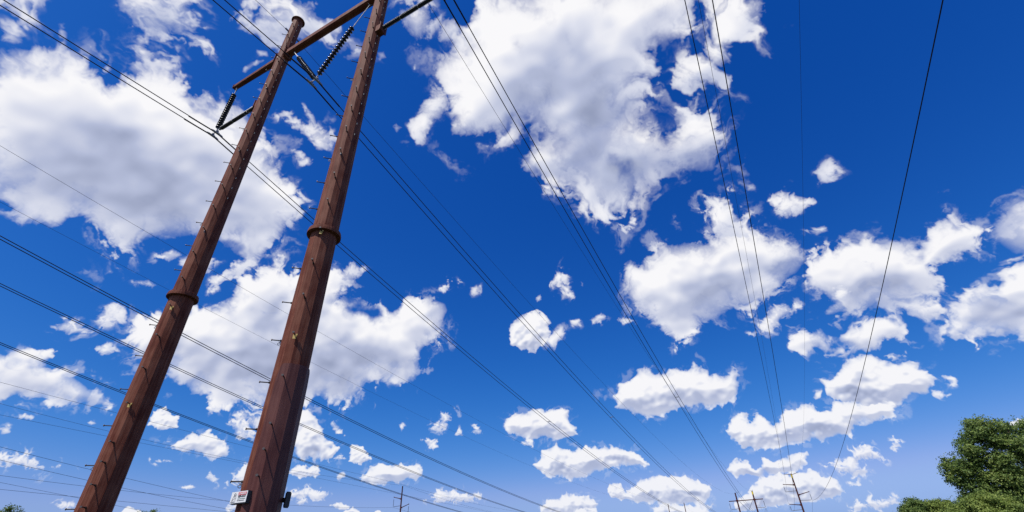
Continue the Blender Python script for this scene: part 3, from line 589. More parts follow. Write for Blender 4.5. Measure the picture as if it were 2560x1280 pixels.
def near_pole(root, x, height, zcol, bolts_row1, bolts_row2, tags, eyes, sleeve, label):
    p = MB(); ph = math.radians(15); zs = [0, zcol, height]
    k = 1/math.cos(math.radians(15))
    p.prism((x, 0, 0), (x, 0, zcol), pole_r(0)*k*.985, pole_r(zcol)*k*.985, 12, ph)
    p.prism((x, 0, zcol), (x, 0, height), pole_r(zcol)*k*.985, pole_r(height)*k*.985, 12, ph)
    # one long weld seam
    sa = math.radians(-78)
    def at(az, z, off=0): return Vector((x + math.cos(az)*(pole_r(z)+off), math.sin(az)*(pole_r(z)+off), z))
    o = p.build('pole', M['corten'], root); o['label'] = label
    sm = MB(); sm.tube([at(sa, z, -.004) for z in (0, zcol*.5, zcol-.2)], .009, 5)
    sm.tube([at(sa, z, -.004) for z in (zcol+.2, (zcol+height)*.5, height-.05)], .007, 5); sm.build('weld_seam', M['corten'], o)
    # flanged splice
    r = pole_r(zcol)
    c = MB(); c.prism((x, 0, zcol-.075), (x, 0, zcol+.005), r+.130, r+.130, 40)
    c.prism((x, 0, zcol+.012), (x, 0, zcol+.085), r+.118, r+.112, 40)
    for i in range(20):
        t = 2*math.pi*(i+.5)/20; q = (x+math.cos(t)*(r+.075), math.sin(t)*(r+.075))
        c.prism((q[0], q[1], zcol-.105), (q[0], q[1], zcol+.125), .02, .02, 6)
    c.build('splice_flange', M['corten'], o)
    rt = pole_r(height)
    c = MB(); c.prism((x, 0, height), (x, 0, height+.035), rt+.105, rt+.105, 36); c.prism((x, 0, height-.05), (x, 0, height-.002), rt+.02, rt+.03, 24)
    c.build('top_cap', M['corten'], o)
    def bolt(z, az, with_tag=None):
        a = math.radians(az); b = link('step_bolt', BOLT[0], o, (x+math.cos(a)*(pole_r(z)-.0), math.sin(a)*(pole_r(z)), z), a)
        link('bolt_head', BOLT[1], o, b.location, a)
        return b.location.copy(), a
    for z in bolts_row1: bolt(z, -134)
    for z in bolts_row2: bolt(z, -51)
    for z in tags:
        a = math.radians(-51); link('number_tag', BOLT[2], o, (x+math.cos(a)*(pole_r(z)-.01), math.sin(a)*(pole_r(z)-.01), z), a)
    for z, az in eyes:
        a = math.radians(az); link('cable_eye', BOLT[3], o, (x+math.cos(a)*(pole_r(z)-.01), math.sin(a)*(pole_r(z)-.01), z), a)
    # pale ladder clips up the shaded side
    cl = MB(); cl.box((.018, 0, 0), (.042, .024, .09)); cm = cl.mesh('ladder_clip', M['clip'])
    z = 15.6
    while z < height-.4:
        if abs(z-26.8) > .6: a = math.radians(-6); link('ladder_clip', cm, o, (x+pole_r(z)*math.cos(a)-.012, pole_r(z)*math.sin(a), z), a)
        z += .62
    if sleeve:
        s = MB(); az0, az1 = -76, 46; n = 24; rows = 10; vs = []; top = 6.25
        for off in (.055, -.02):
            for j in range(rows+1):
                for i in range(n+1):
                    az = az0 + (az1-az0)*i/n; e = min(az-az0, az1-az)/14.0
                    zt = top - (0 if e >= 1 else .45*(1-math.sqrt(max(0, 1-(1-e)**2))))
                    z = zt*j/rows
                    # 12-sided section
                    f = ((az+15) % 30)-15; rr = (pole_r(z)*.985 + off)/math.cos(math.radians(f))
                    a = math.radians(az); vs.append((x+math.cos(a)*rr, math.sin(a)*rr, z))
        W_ = n+1; H_ = (rows+1)*W_; fs = []
        for j in range(rows):
            for i in range(n):
                a = j*W_+i; fs.append([a, a+1, a+W_+1, a+W_]); fs.append([H_+a, H_+a+W_, H_+a+W_+1, H_+a+1])
        for j in range(rows):
            a = j*W_; fs.append([a, a+W_, H_+a+W_, H_+a]); a = j*W_+n; fs.append([a, H_+a, H_+a+W_, a+W_])
        for i in range(n):
            a = rows*W_+i; fs.append([a, a+1, H_+a+1, H_+a])
        s.add(vs, fs); s.build('reinforcing_sleeve', M['corten_sleeve'], o)
    return o
Y0 = 8.13; XL, XR = -18.72, -11.12; ARM = 26.78
twr = tag(empty('transmission_tower', ((XL+XR)/2, Y0, 0)),
    'near rusty brown H-frame tower, two tall poles joined by a crossarm, filling the left', 'power tower', 'H-frame towers carrying the power lines')
cx = (XL+XR)/2; dx = (XR-XL)/2
row = lambda a, n, s=1.22: [a+s*i for i in range(n)]
nearL = near_pole(twr, -dx, 30.55, 10.64, [z for z in row(3.3, 22) if abs(z-10.64) > .3], [z for z in [3.3, 3.9, 4.54]+row(5.13, 21) if abs(z-10.64) > .16 and abs(z-26.8) > .5],
    [6.35, 9.99], [(4.52, -134), (9.4, -134), (14.28, -134), (20.38, -134), (13.66, -51), (18.54, -51), (23.4, -51)], False, 'left pole of the pair, flat round cap on top')
nearR = near_pole(twr, dx, 32.4, 10.90, [z for z in row(3.4, 24) if abs(z-10.9) > .3], [z for z in [3.45]+row(4.03, 1)+row(4.63, 23) if abs(z-10.9) > .16 and abs(z-26.8) > .5],
    [7.07, 10.73-.0], [(3.4, -134), (7.06, -134), (14.38, -134), (19.26, -134), (14.39, -51), (21.71, -51)], True, 'right pole of the pair, nearer, with a bolted sleeve at its base')
# crossarm: a box tube tapering to its two ends
arm = MB()
def boxtube(mb, stations, chamfer=.28):
    vs = []
    for x, zc, h, w in stations:
        for y, z in ((-w/2, -h/2+h*.12), (-w/2, h/2-h*.12), (-w/2+w*chamfer, h/2), (w/2-w*chamfer, h/2), (w/2, h/2-h*.12), (w/2, -h/2+h*.12), (w/2-w*chamfer, -h/2), (-w/2+w*chamfer, -h/2)):
            vs.append((x, y, zc+z))
    n = len(stations); fs = []
    for i in range(n-1):
        for k in range(8):
            j = (k+1) % 8; fs.append([i*8+k, i*8+j, (i+1)*8+j, (i+1)*8+k])
    mb.add(vs, fs); mb.add(vs[:8], [list(range(8))[::-1]]); mb.add(vs[-8:], [list(range(8))])
boxtube(arm, [(-8.15, ARM+.02, .28, .24), (-dx-.3, ARM, .38, .31)])
boxtube(arm, [(-dx+.3, ARM, .44, .35), (dx-.3, ARM, .44, .35)])
boxtube(arm, [(dx+.3, ARM, .38, .31), (8.15, ARM+.02, .28, .24)])
armo = arm.build('crossarm', M['corten'], twr)
for s in (-1, 1):
    e = MB(); e.box((s*8.165, 0, ARM), (.03, .30, .34)); e.box((s*8.02, 0, ARM-.19), (.12, .05, .14)); e.build('end_plate', M['corten'], armo)
    for t in (-1, 1):
        e = MB(); e.box((s*dx + t*.40, 0, ARM-.02), (.05, .54, .74)); e.box((s*dx + t*.345, 0, ARM-.26), (.08, .42, .30)); e.box((s*dx + t*.345, 0, ARM+.26), (.08, .42, .22))
        for yy in (-.22, .22):
            for zz in (-.32, -.1, .12, .32): e.prism((s*dx+t*.43, yy, ARM+zz), (s*dx+t*.475, yy, ARM+zz), .028, .028, 6)
        e.build('mounting_flange', M['corten'], armo)
# conductors hang at these places (x relative to the tower, z)
P1 = (-22.80-cx, 22.35); P2 = (-14.72-cx, 21.65); P3 = (-6.98-cx, 22.88)
insulator(twr, (P1[0]+.03, 0, 25.92), (P1[0]+.03, 0, P1[1]+.48), (P1[0]-.0, 0, 26.50), label='vertical disc string at the left end of the crossarm')
insulator(twr, (-dx+1.75, 0, 25.35), (P2[0]-.17, 0, P2[1]+.50), (-dx+1.05, 0, 26.42), label='left disc string of the middle V')
insulator(twr, (dx-1.78, 0, 25.02), (P2[0]+.17, 0, P2[1]+.50), (dx-.88, 0, 26.38), label='right disc string of the middle V, hung on a long rod')
insulator(twr, (P3[0], 0, 26.1), (P3[0], 0, P3[1]+.48), (P3[0], 0, 26.55), label='vertical disc string at the right end of the crossarm')
for (px, pz) in (P1, P2, P3): clamp_pair(twr, px, pz)
post_insulator(twr, (-dx-.62, 0, 22.72), (P1[0]+.42, 0, 22.60), 0)
post_insulator(twr, (dx+.62, 0, 22.96), (P3[0]-.42, 0, 23.02), 0)
for s, z in ((-1, 22.70), (1, 22.90)):
    e = MB(); e.box((s*(dx+.43), 0, z), (.28, .34, .46)); e.box((s*(dx+.60), 0, z), (.05, .42, .56)); e.build('post_bracket', M['corten'], twr)
for s, z in ((-1, 29.05), (1, 31.95)):
    e = MB(); e.box((s*dx, -.42, z), (.06, .22, .10)); e.box((s*dx, .42, z), (.06, .22, .10)); e.build('ground_wire_clamp', M['galv'], twr)

# warning sign on the right pole
sg = tag(empty('warning_sign', (-11.13, 7.585, 3.03)), 'small white danger sign with a red band on the near right pole', 'sign')
w_, h_ = .64, .27
pn = MB(); pn.box((0, 0, 0), (w_, .006, h_)); pn.build('sign_plate', M['white'], sg)
bk = MB(); bk.box((.02, .055, .125), (.60, .10, .03)); bk.box((.02, .055, -.145), (.60, .10, .035)); bk.box((.30, .055, 0), (.03, .10, .24)); bk.build('mounting_bracket', M['dark_box'], sg)
sg.scale = (.87, 1, .87)
def plate(parent, name, mat, x, z, w, h, y=-.0055):
    q = MB(); q.box((x, y, z), (w, .003, h)); return q.build(name, mat, parent)
plate(sg, 'red_band', M['red'], .125, .078, .33, .068)
def lettering(parent, text, x, z, size, mat, width=None, shear=0.0, y=-.0085):
    cu = bpy.data.curves.new('lettering', 'FONT'); cu.body = text; cu.size = size; cu.extrude = .0006; cu.shear = shear
    cu.align_x = 'CENTER'; cu.align_y = 'CENTER'; cu.offset = .0022*size/.07
    ob = bpy.data.objects.new('lettering', cu); COL.objects.link(ob)
    bpy.context.view_layer.update()
    dg = bpy.context.evaluated_depsgraph_get(); me = bpy.data.meshes.new_from_object(ob.evaluated_get(dg)); bpy.data.objects.remove(ob)
    xs = [v.co.x for v in me.vertices]; k = (width/(max(xs)-min(xs))) if width else 1
    for v in me.vertices: v.co = Vector((v.co.x*k, 0 - v.co.z, v.co.y))
    me.materials.clear(); me.materials.append(mat)
    o = bpy.data.objects.new('lettering', me); COL.objects.link(o); o.parent = parent; o.location = (x, y, z); return o
lettering(sg, 'DANGEROUS', .150, .078, .062, M['white'], .25)
q = MB(); q.add([(-.027, -.009, .055), (.013, -.009, .055), (-.007, -.009, .098)], [[0, 1, 2]]); q.build('warning_triangle', M['white'], sg)
lettering(sg, 'KEEP AWAY!', .125, .010, .062, M['black'], .30, .15)
for z, w2 in ((-.045, .31), (-.085, .30)):
    q = MB(); xx = -.03; rr = random.Random(int(-z*1000))
    while xx < w2-.04:
        l = rr.uniform(.012, .04); q.box((xx+l/2, -.0055, z), (l, .003, .014)); xx += l+.010
    q.build('small_print', M['green'] if z > -.06 else M['black'], sg)
# struck figure drawn in outline
q = MB()
fig = [[(-.21,.085),(-.175,.098),(-.15,.085),(-.155,.06),(-.19,.058),(-.21,.085)], [(-.19,.055),(-.215,.02),(-.235,-.03),(-.26,-.075),(-.225,-.075),(-.20,-.03)], [(-.19,.03),(-.165,.0),(-.17,-.05),(-.15,-.075)], [(-.13,.09),(-.115,.05),(-.135,.03),(-.105,-.01),(-.13,-.03),(-.11,-.075)], [(-.205,.03),(-.17,.045),(-.14,.03)]]
for ln in fig: q.tube([(x, -.0045, z) for x, z in ln], .0045, 4)
q.build('figure_drawing', M['black'], sg)
q = MB(); q.box((-.20, -.0055, -.105), (.17, .003, .012)); q.build('small_print', M['black'], sg)
# a second plate, seen edge-on, on the far side of the right pole
s2 = tag(empty('equipment_plate', (-10.60, 8.50, 3.0)), 'small black plate on the right edge of the near right pole, at its foot', 'plate')
q = MB(); q.box((0, 0, 0), (.05, .13, .30)); q.box((0, 0, .16), (.035, .11, .03)); q.box((0, 0, -.16), (.035, .11, .03)); q.build('plate_body', M['dark_box'], s2)
q = MB(); q.box((-.09, 0, 0), (.12, .06, .10)); q.build('standoff_bracket', M['bolt'], s2)

# ---------------------------------------------------------------- far towers
def davit(mb, x0, z0, x1, z1, r0, r1): mb.prism((x0, 0, z0), (x1, 0, z1), r0, r1, 6)
def far_string(root, x, z0, z1):
    mb = MB(); mb.prism((x, 0, z0), (x, 0, z1), .09, .09, 8); return mb.build('insulator_string', M['glaze'], root)
def far_rod(root, a, b, r=.09):
    mb = MB(); mb.prism(a, b, r, r, 8); return mb.build('post_insulator', M['polymer'], root)
def far_frame(x, y, spacing, armz, topl, topr, reach, zc, label, yellow=True):
    r = tag(empty('transmission_tower', (x, y, 0)), label, 'power tower', 'H-frame towers carrying the power lines'); h = spacing/2
    for s, t in ((-1, topl), (1, topr)):
        mb = MB(); mb.prism((s*h, 0, 0), (s*h, 0, t), .46 if yellow else .34, .30 if yellow else .16, 12); po = mb.build('pole', M['corten_far'], r)
        cp = MB(); cp.prism((s*h, 0, t), (s*h, 0, t+.06), .36 if yellow else .2, .36 if yellow else .2, 16); cp.build('top_cap', M['corten_far'], po)
        if s > 0 and yellow:
            yb = MB(); yb.prism((s*h, 0, t-1.4), (s*h, 0, t-.15), .355, .345, 12); yb.build('yellow_band', M['yellow'], po)
            gb = MB(); gb.box((s*h-.3, 0, t+.35), (.12, .2, .5)); gb.box((s*h+.3, 0, t+.35), (.12, .2, .5)); gb.build('ground_wire_clamp', M['bolt'], po)
    mb = MB(); boxtube(mb, [(-reach, armz, .38, .34), (reach, armz, .38, .34)]); ca = mb.build('crossarm', M['corten_far'], r)
    for s in (-1, 1):
        e = MB(); e.box((s*h, 0, armz), (1.0, .8, .8)); e.build('mounting_flange', M['corten_far'], ca)
        far_string(r, s*reach, armz-.9, zc+.3); far_rod(r, (s*h, 0, zc+.45), (s*(reach-.3), 0, zc+.3))
        far_rod(r, (s*(h-.9), 0, armz-.3), (s*.25, 0, zc-.3), .07)
    return r
far_frame(-15.45, 272, 7.7, 21.55, 24.95, 25.1, 7.6, 17.75, 'distant H-frame tower with a yellow band on its right pole')
far_frame(-48.3, 272, 8.0, 17.0, 22.4, 22.4, 7.8, 13.5, 'faint distant H-frame tower among low clouds, left of the yellow-banded one', False)
def davit_pole(x, y, top, arms, ears, label, yellow):
    r = tag(empty('transmission_pole', (x, y, 0)), label, 'power pole', 'single poles with side arms')
    mb = MB(); mb.prism((0, 0, 0), (0, 0, top), .50, .26, 12); po = mb.build('pole', M['corten_far'], r)
    cp = MB(); cp.prism((0, 0, top), (0, 0, top+.08), .34, .34, 16); cp.build('top_cap', M['corten_far'], po)
    if yellow: yb = MB(); yb.prism((0, 0, top-1.7), (0, 0, top-.3), .34, .33, 12); yb.build('yellow_band', M['yellow'], po)
    for (z0, x1, z1) in ears:
        mb = MB(); mb.prism((0, 0, z0), (x1, 0, z1), .13, .09, 6); mb.build('ground_wire_arm', M['corten_far'], r)
    for (z0, x1, z1, zc) in arms:
        s = 1 if x1 > 0 else -1
        mb = MB(); mb.prism((s*.2, 0, z0), (x1, 0, z1), .20, .13, 8); mb.box((s*.5, 0, z0+.05), (.45, .5, .6)); mb.box((x1, 0, z1), (.18, .3, .45)); mb.build('davit_arm', M['corten_far'], r)
        far_string(r, x1, z1-.9, zc+.25); far_rod(r, (s*.3, 0, zc+.35), (x1-s*.3, 0, zc+.2))
    return r
davit_pole(7.30, 272, 31.0, [(26.3, -4.75, 26.85, 23.5), (22.1, 4.85, 23.1, 19.5), (18.0, -4.75, 18.6, 15.8)], [(30.6, -3.15, 31.2), (30.6, 2.85, 31.3)],
    'distant single pole with side arms and a yellow band near its top', True)
davit_pole(-158.3, 190, 31.9, [(26.6, -4.55, 27.6, 23.4), (22.9, 4.6, 24.1, 20.3), (18.4, -4.55, 19.2, 15.0)], [],
    'distant single pole with side arms and no yellow band, standing alone', False)

# ---------------------------------------------------------------- wires
def sag(p0, p1, c2, n=40):
    """p = (x, y, z) attachment points, c2 = curvature of the hanging wire"""
    out = []
    for i in range(n+1):
        t = i/n; y = p0[1] + (p1[1]-p0[1])*t
        out.append((p0[0]+(p1[0]-p0[0])*t, y, p0[2]+(p1[2]-p0[2])*t + c2*(y-p0[1])*(y-p1[1])))
    return out
def spans(*sp):
    pts = []
    for s_ in sp:
        q = sag(*s_); pts += q if not pts else q[1:]
    return pts
def wire(name, pts, r, mat, parent=None): 
    mb = MB(); mb.tube(pts, r, 6); return mb.build(name, mat, parent)
BK = -110.0
def bundle(xc, z0, xf, zf, c2, zb, cb, label, group, r=.024, spacers=(54, 110, 165, 220), y0=Y0, yf=272.0, rods=True):
    root = tag(empty('conductor_bundle', (xc, y0, z0)), label, 'power line', group)
    for s in (-.2, .2):
        P = spans(((xc+s, BK, zb), (xc+s, y0, z0), cb), ((xc+s, y0, z0), (xf+s, yf, zf), c2), ((xf+s, yf, zf), (xf+s, yf+264, zf-1), c2))
        wire('wire', [(p[0]-xc, p[1]-y0, p[2]-z0) for p in P], r, M['wire'], root)
        if rods:
            e = MB(); 
            for sg_ in (-1, 1):
                q = [(s, sg_*d, (c2*d*d - (.175 if sg_ > 0 else .12)*d)) for d in (0, .4, .8, 1.2, 1.55)]
                e.tube(q, r*1.55, 8)
            e.build('armor_rod', M['wire'], root)
    def zat(y):
        t = (y-y0)/(yf-y0); return z0+(zf-z0)*t + c2*(y-y0)*(y-yf), xc+(xf-xc)*t
    for y in spacers:
        z, x = zat(y); e = MB()
        for a, b in (((-.2, -.25, 0), (0, .02, .02)), ((.2, -.25, 0), (0, .02, .02)), ((-.2, .25, 0), (0, -.02, .02)), ((.2, .25, 0), (0, -.02, .02))):
            e.prism((x-xc+a[0], y-y0+a[1], z-z0), (x-xc+b[0], y-y0+b[1], z-z0+b[2]), .016, .016, 6)
        e.box((x-xc, y-y0, z-z0), (.08, .12, .07)); e.build('spacer', M['galv'], root)
    return root
G1 = 'twin conductors of the near H-frame line'
bundle(-22.80, 22.35, -23.05, 17.75, 5.9e-4, 18.5, 5.9e-4, 'twin dark wires hung from the left end of the near crossarm, behind both poles', G1)
bundle(-14.72, 21.65, -15.45, 17.5, 5.9e-4, 18.5, 6.5e-4, 'twin dark wires held by the V of insulators between the two near poles', G1)
bundle(-6.98, 22.88, -7.85, 17.75, 5.9e-4, 18.5, 5.9e-4, 'twin dark wires right of the near right pole, crossing the large central cloud', G1)
def line(x0, y0, z0, x1, y1, z1, c2, label, group, r, back=None, mat='thin_wire', cat='wire', name='ground_wire'):
    P = []
    if back: P.append(((x0, back[0], back[1]), (x0, y0, z0), c2))
    P.append(((x0, y0, z0), (x1, y1, z1), c2)); P.append(((x1, y1, z1), (x1, y1+264, z1-1), c2))
    return tag(wire(name, spans(*P), r, M[mat]), label, cat, group)
G2 = 'thin ground wires along the pole tops'
line(-18.72, Y0, 29.05, -19.3, 272, 24.6, 4.1e-4, 'thin ground wire clamped near the capped top of the near left pole', G2, .013, (BK, 27))
line(-11.12, Y0, 31.95, -11.6, 272, 25.3, 4.3e-4, 'thin ground wire just left of the twin wires right of the near right pole', G2, .013, (BK, 30))
def hung(x0, x1, y1, c, label, group, r, mat='thin_wire', cat='wire', name='ground_wire', twin=None, ya=-70.0, beyond=250):
    """a wire whose height is the parabola c[0]+c[1]y+c[2]y^2, from y=ya to its support at y1, then on to the next one"""
    def pts(dx, dz=0):
        P = []
        for i in range(61):
            y = ya + (y1-ya)*i/60; P.append((x0+(x1-x0)*(y-Y0)/(y1-Y0)+dx, y, c[0]+c[1]*y+c[2]*y*y+dz))
        z = P[-1][2]; e = sag((x1+dx, y1, z), (x1+dx, y1+beyond, z-1), max(c[2], 3e-4), 20); return P + e[1:]
    if twin is None: return tag(wire(name, pts(0), r, M[mat]), label, cat, group)
    root = tag(empty('conductor_bundle', (x1, y1, 0)), label, cat, group)
    for s in (-.2, .2): wire('wire', [(p[0]-x1, p[1]-y1, p[2]) for p in pts(s)], r, M[mat], root)
    return root
G3 = 'twin conductors of the far left line'
hung(-40, -40.5, 272, (20.93, -.0625+.0, 5.70e-4) if False else (21.0, -.1780, 5.70e-4), 'upper twin wires of the three pairs entering at the left edge behind the near poles', G3, .028, 'wire', 'power line', twin=1)
hung(-48, -48.3, 272, (21.7, -.1800, 5.70e-4), 'middle twin wires of the three pairs entering at the left edge behind the near poles', G3, .028, 'wire', 'power line', twin=1)
hung(-56, -56.1, 272, (20.6, -.1790, 5.70e-4), 'lowest twin wires of the three pairs entering at the left edge behind the near poles', G3, .028, 'wire', 'power line', twin=1)
hung(-44, -44.3, 272, (28.75, -.1100, 3.03e-4), 'faint thin wire crossing the large left cloud towards the left pole collar', G2, .012)
hung(-52, -52.3, 272, (29.1, -.1130, 3.10e-4), 'faint thin wire just under the large left cloud, below the other thin one', G2, .011)
G4 = 'wires of the single-pole line on the right'
hung(2.25, 2.5, 272, (21.51, -.07292, 2.95e-4), 'dark wire running down to the upper left side arm of the far yellow-banded single pole', G4, .019, 'wire', 'wire', 'conductor')
hung(3.25, 2.5, 272, (21.92, -.1189, 3.544e-4), 'thickest dark wire on the right, passing over the top of the far yellow-banded single pole', G4, .022, 'wire', 'wire', 'conductor')
hung(13.75, 12.2, 272, (25.48, -.1037, 3.003e-4), 'rightmost wire, leaning left as it falls through the open blue sky', G4, .034, 'wire', 'wire', 'conductor')
hung(3.3, 3.4, 272, (25.42, -.06949, 4.0e-4), 'hair-thin wire between the two dark wires right of the large central cloud', G4, .009)
hung(9.75, 10.15, 272, (31.64, -.06696, 2.415e-4), 'hair-thin nearly vertical wire alone in the deep blue at the right', G4, .010)
G5 = 'wires of the far left single-pole line'
hung(-162.8, -162.8, 190, (25.08, -.08704, 4.089e-4), 'low thin wire meeting the left insulator of the far single pole without yellow band', G5, .035, 'wire', 'wire', 'conductor', ya=0)
hung(-162.8, -162.8, 190, (20.45, -.03072, 1.9e-5), 'lowest nearly level thin wire behind the foot of the near left pole', G5, .035, 'wire', 'wire', 'conductor', ya=0)
hung(-153.7, -153.7, 190, (33.04, -.1685, 3.211e-4), 'steep thin wire behind the left pole foot, ending at the white sign', G5, .035, 'wire', 'wire', 'conductor', ya=0)
hung(-153.7, -153.7, 190, (30.78, -.1772, 4.294e-4), 'steep thin wire behind the left pole foot, passing just below the white sign', G5, .035, 'wire', 'wire', 'conductor', ya=0)
hung(-162.8, -162.8, 190, (26.38, -.1196, -4.0e-5), 'thin wire crossing the lowest level one just left of the near left pole foot', G5, .03, 'wire', 'wire', 'conductor', ya=0)
hung(-158.3, -158.3, 190, (43.38, -.07242, 8.57e-5), 'highest faint wire reaching the top of the far single pole without yellow band', G5, .03, ya=0)
hung(-158.3, -158.3, 190, (40.7, -.1314, 4.622e-4), 'lower faint wire reaching the top of the far single pole without yellow band', G5, .03, ya=0)
hung(-158.3, -158.3, 400, (35.28, -.03749, 4.0e-6), 'faint wire crossing behind the far single pole just above its upper side arm', G5, .03, ya=0)

# ---------------------------------------------------------------- trees
def tree(az, dist, height, blobs, n, leaf, mat, label, seed, trunk_r=.28, clump=.15, group='trees along the edge of the meadow'):
    """blobs: (dx, dy, z, rx, rz) leafy masses; dx across the line of sight (right +), dy away"""
    rnd = random.Random(seed); a = math.radians(az); c = Vector((math.cos(a)*dist, math.sin(a)*dist, 0))
    root = tag(empty('broadleaf_tree', c), label, 'tree', group)
    R_ = Vector((math.sin(a), -math.cos(a), 0)); F_ = Vector((math.cos(a), math.sin(a), 0))
    B = [(R_*b[0] + F_*b[1] + Vector((0, 0, b[2])), b[3], b[4]) for b in blobs]
    mb = MB(); top = max(b[2] for b in blobs)
    mb.tube([(0, 0, -.2), (0.05, 0, height*.25), (.15, .1, height*.5), (0, 0, top*.92)], trunk_r, 10)
    k = len(mb.v)
    mb.v = [((v[0]*(1-.75*max(0, v[2])/height), v[1]*(1-.75*max(0, v[2])/height), v[2])) for v in mb.v]
    for p, rx, rz in B:
        s0 = Vector((0, 0, min(p.z*.72, height*.6))); 
        mb.tube([s0, s0.lerp(p, .5)+Vector((0, 0, .25)), p], .055 if rx < 1.6 else .085, 6)
    mb.build('trunk', M['bark'], root)
    V = []; Fc = []; vol = [b[1]**1.6*b[2] for b in B]; tot = sum(vol)
    for (p, rx, rz), vv in zip(B, vol):
        for _ in range(max(6, int(n*vv/tot/26))):
            # a twig-end clump of leaves; most sit on the outside of the mass
            d = Vector((rnd.gauss(0, 1), rnd.gauss(0, 1), rnd.gauss(0, 1))).normalized()
            rr = rnd.uniform(.12, 1.0)**.4 * rnd.uniform(.86, 1.10)
            if rnd.random() < .07: rr *= 1.18
            q = p + Vector((d.x*rx*rr, d.y*rx*1.5*rr, d.z*rz*rr)); out = (d + Vector((0, 0, .5))).normalized()
            sp = clump*rnd.uniform(.6, 1.25); ax = (d + Vector((rnd.gauss(0, .5), rnd.gauss(0, .5), rnd.gauss(0, .3)))).normalized()
            for _ in range(26):
                s = q + Vector((rnd.gauss(0, 1), rnd.gauss(0, 1), rnd.gauss(0, .6)))*sp + ax*rnd.uniform(-sp, sp*2.2)
                nn = (out*.8 + Vector((rnd.gauss(0, 1), rnd.gauss(0, 1), rnd.gauss(0, 1)))*.5).normalized()
                u = nn.cross(Vector((rnd.gauss(0, 1), rnd.gauss(0, 1), rnd.gauss(0, 1)))).normalized(); w = nn.cross(u)
                l = leaf*rnd.uniform(.6, 1.2); b0 = len(V)
                V += [s-u*l*.5, s+w*l*.32, s+u*l*.55, s-w*l*.32]; Fc.append((b0, b0+1, b0+2, b0+3))
    me = bpy.data.meshes.new('crown'); me.from_pydata([tuple(v) for v in V], [], Fc); me.materials.append(M[mat]); me.update()
    o = bpy.data.objects.new('crown', me); COL.objects.link(o); o.parent = root
    return root
# the large tree at the right edge (az 68..77 deg)
tree(71.5, 62, 11.8, [(-1.5,0.1,10.6,0.88,0.56),(-2.1,0.2,11.0,0.48,0.27),(-0.4,-0.2,10.2,0.65,0.52),(-2.1,0.0,9.9,1.04,0.53),(-3.2,0.4,9.4,0.59,0.46),(-1.2,0.4,9.3,1.01,0.70),(-3.1,-0.4,8.7,0.90,0.59),(-0.4,-0.3,8.8,0.74,0.69),(-4.9,-0.4,7.8,0.67,0.46),(-5.4,-0.1,7.2,0.56,0.46),(-4.2,-0.5,7.3,0.81,0.58),(-4.9,-0.0,6.5,0.82,0.57),(-3.2,0.1,7.7,0.79,0.64),(-4.6,-0.2,5.9,0.59,0.44),(-3.4,0.2,6.6,0.83,0.63),(-2.0,0.1,7.7,0.81,0.69),(-1.2,-0.5,7.3,0.88,0.80),(-2.3,0.1,6.1,1.00,0.79),(-3.8,-0.2,5.5,0.88,0.55),(-1.3,-0.1,6.0,0.82,0.78),(-4.7,-0.2,5.1,0.69,0.37),(-2.8,0.2,5.0,0.85,0.60),(-1.6,-0.1,4.8,0.72,0.70),(0.2,-0.3,8.0,0.57,0.73),(-5.5,0.0,4.4,0.65,0.49)], 50000, .17, 'leaf', 'large green tree with an uneven lobed crown at the right edge', 3, .30, .17)
tree(68.5, 68, 11.5, [(-3.2,0.3,10.5,0.69,0.69),(-1.9,-0.2,10.8,0.87,0.68),(-1.0,-0.3,10.0,0.98,0.86),(-2.7,-0.1,9.3,1.13,1.01),(-1.1,0.4,8.7,1.07,0.97),(-2.7,0.5,7.5,1.25,1.11),(-4.4,0.2,6.4,1.04,0.98),(-2.4,0.4,6.1,1.22,1.26),(-4.4,0.3,4.7,1.27,1.08)], 30000, .18, 'leaf', 'tall green tree cut off by the right edge, behind the larger one', 5, .28, .19)
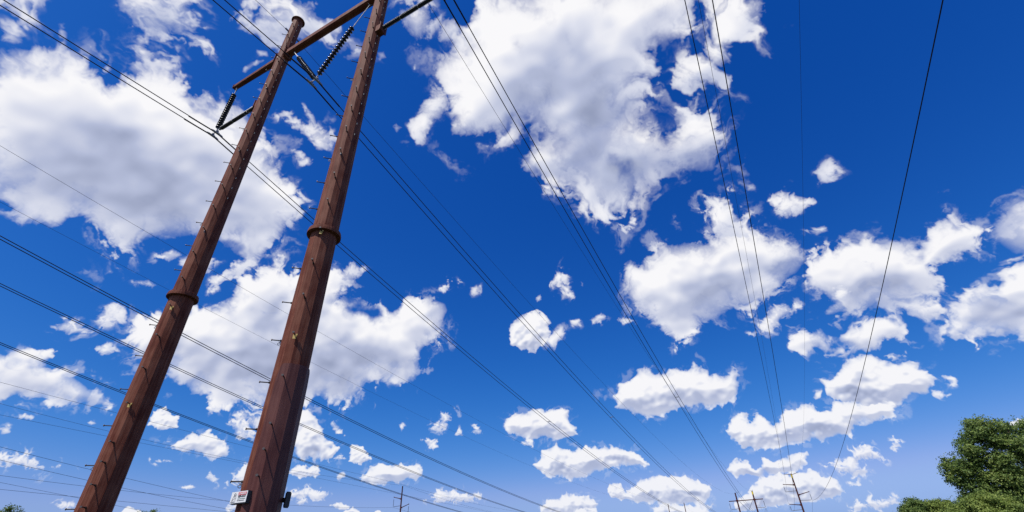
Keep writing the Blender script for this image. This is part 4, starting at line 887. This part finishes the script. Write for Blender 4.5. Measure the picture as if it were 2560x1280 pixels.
tree(74.5, 50, 4.6, [(-0.5,-0.1,4.2,0.62,0.34),(-1.4,-0.4,3.9,0.64,0.34),(0.2,0.2,3.9,0.64,0.38),(-2.2,0.1,3.6,0.61,0.35),(-1.0,-0.1,3.5,0.75,0.39),(0.7,-0.3,3.4,0.66,0.42),(-0.7,-0.1,3.0,1.21,0.48),(-2.4,-0.0,3.1,0.87,0.39)], 30000, .13, 'leaf_light', 'low yellow-green bushy tree in front of the large tree, bottom right', 8, .14, .12)
tree(77.6, 58, 4.8, [(-0.9,-0.2,4.4,0.53,0.30),(-1.6,-0.2,4.4,0.49,0.30),(-0.3,-0.0,4.4,0.52,0.29),(-1.0,0.4,3.9,0.90,0.41),(-0.2,0.1,3.9,0.57,0.35),(-1.7,-0.2,3.5,0.80,0.41)], 17000, .13, 'leaf_light', 'small pale green treetop just left of the large right-hand tree', 9, .12, .11)
tree(80.0, 57, 4.9, [(0.1,-0.2,4.6,0.44,0.27),(0.5,-0.0,4.3,0.38,0.30),(-0.5,-0.3,4.2,0.39,0.27),(-0.1,-0.3,3.9,0.65,0.35),(-0.8,0.0,3.7,0.39,0.27)], 11000, .13, 'leaf', 'darkest small treetop with a spiky outline, leftmost of the right-hand trees', 10, .12, .12)
tree(161.8, 95, 9.7, [(0.1,-0.4,9.0,0.54,0.32),(-0.4,-0.0,8.6,0.53,0.32),(1.0,-0.1,8.5,0.47,0.37),(0.5,0.2,8.1,1.15,0.55),(0,0,7.2,1.6,1.0),(0,0,5.8,1.8,1.1)], 16000, .2, 'leaf', 'small round treetop at the far left of the bottom edge', 12, .2, .2)
tree(152.3, 110, 10.9, [(0, 0, 10.0, .8, .6), (-1.3, 0, 9.5, .8, .6), (1.2, 0, 9.5, .9, .6), (0, 0, 8.6, 1.6, 1.0), (1.4, 0, 7.4, 1.4, 1.0), (-1.4, 0, 7.4, 1.4, 1.0), (0, 0, 6.0, 2.0, 1.3)],
    16000, .2, 'leaf', 'tiny treetop between the feet of the two near poles', 13, .2, .2)
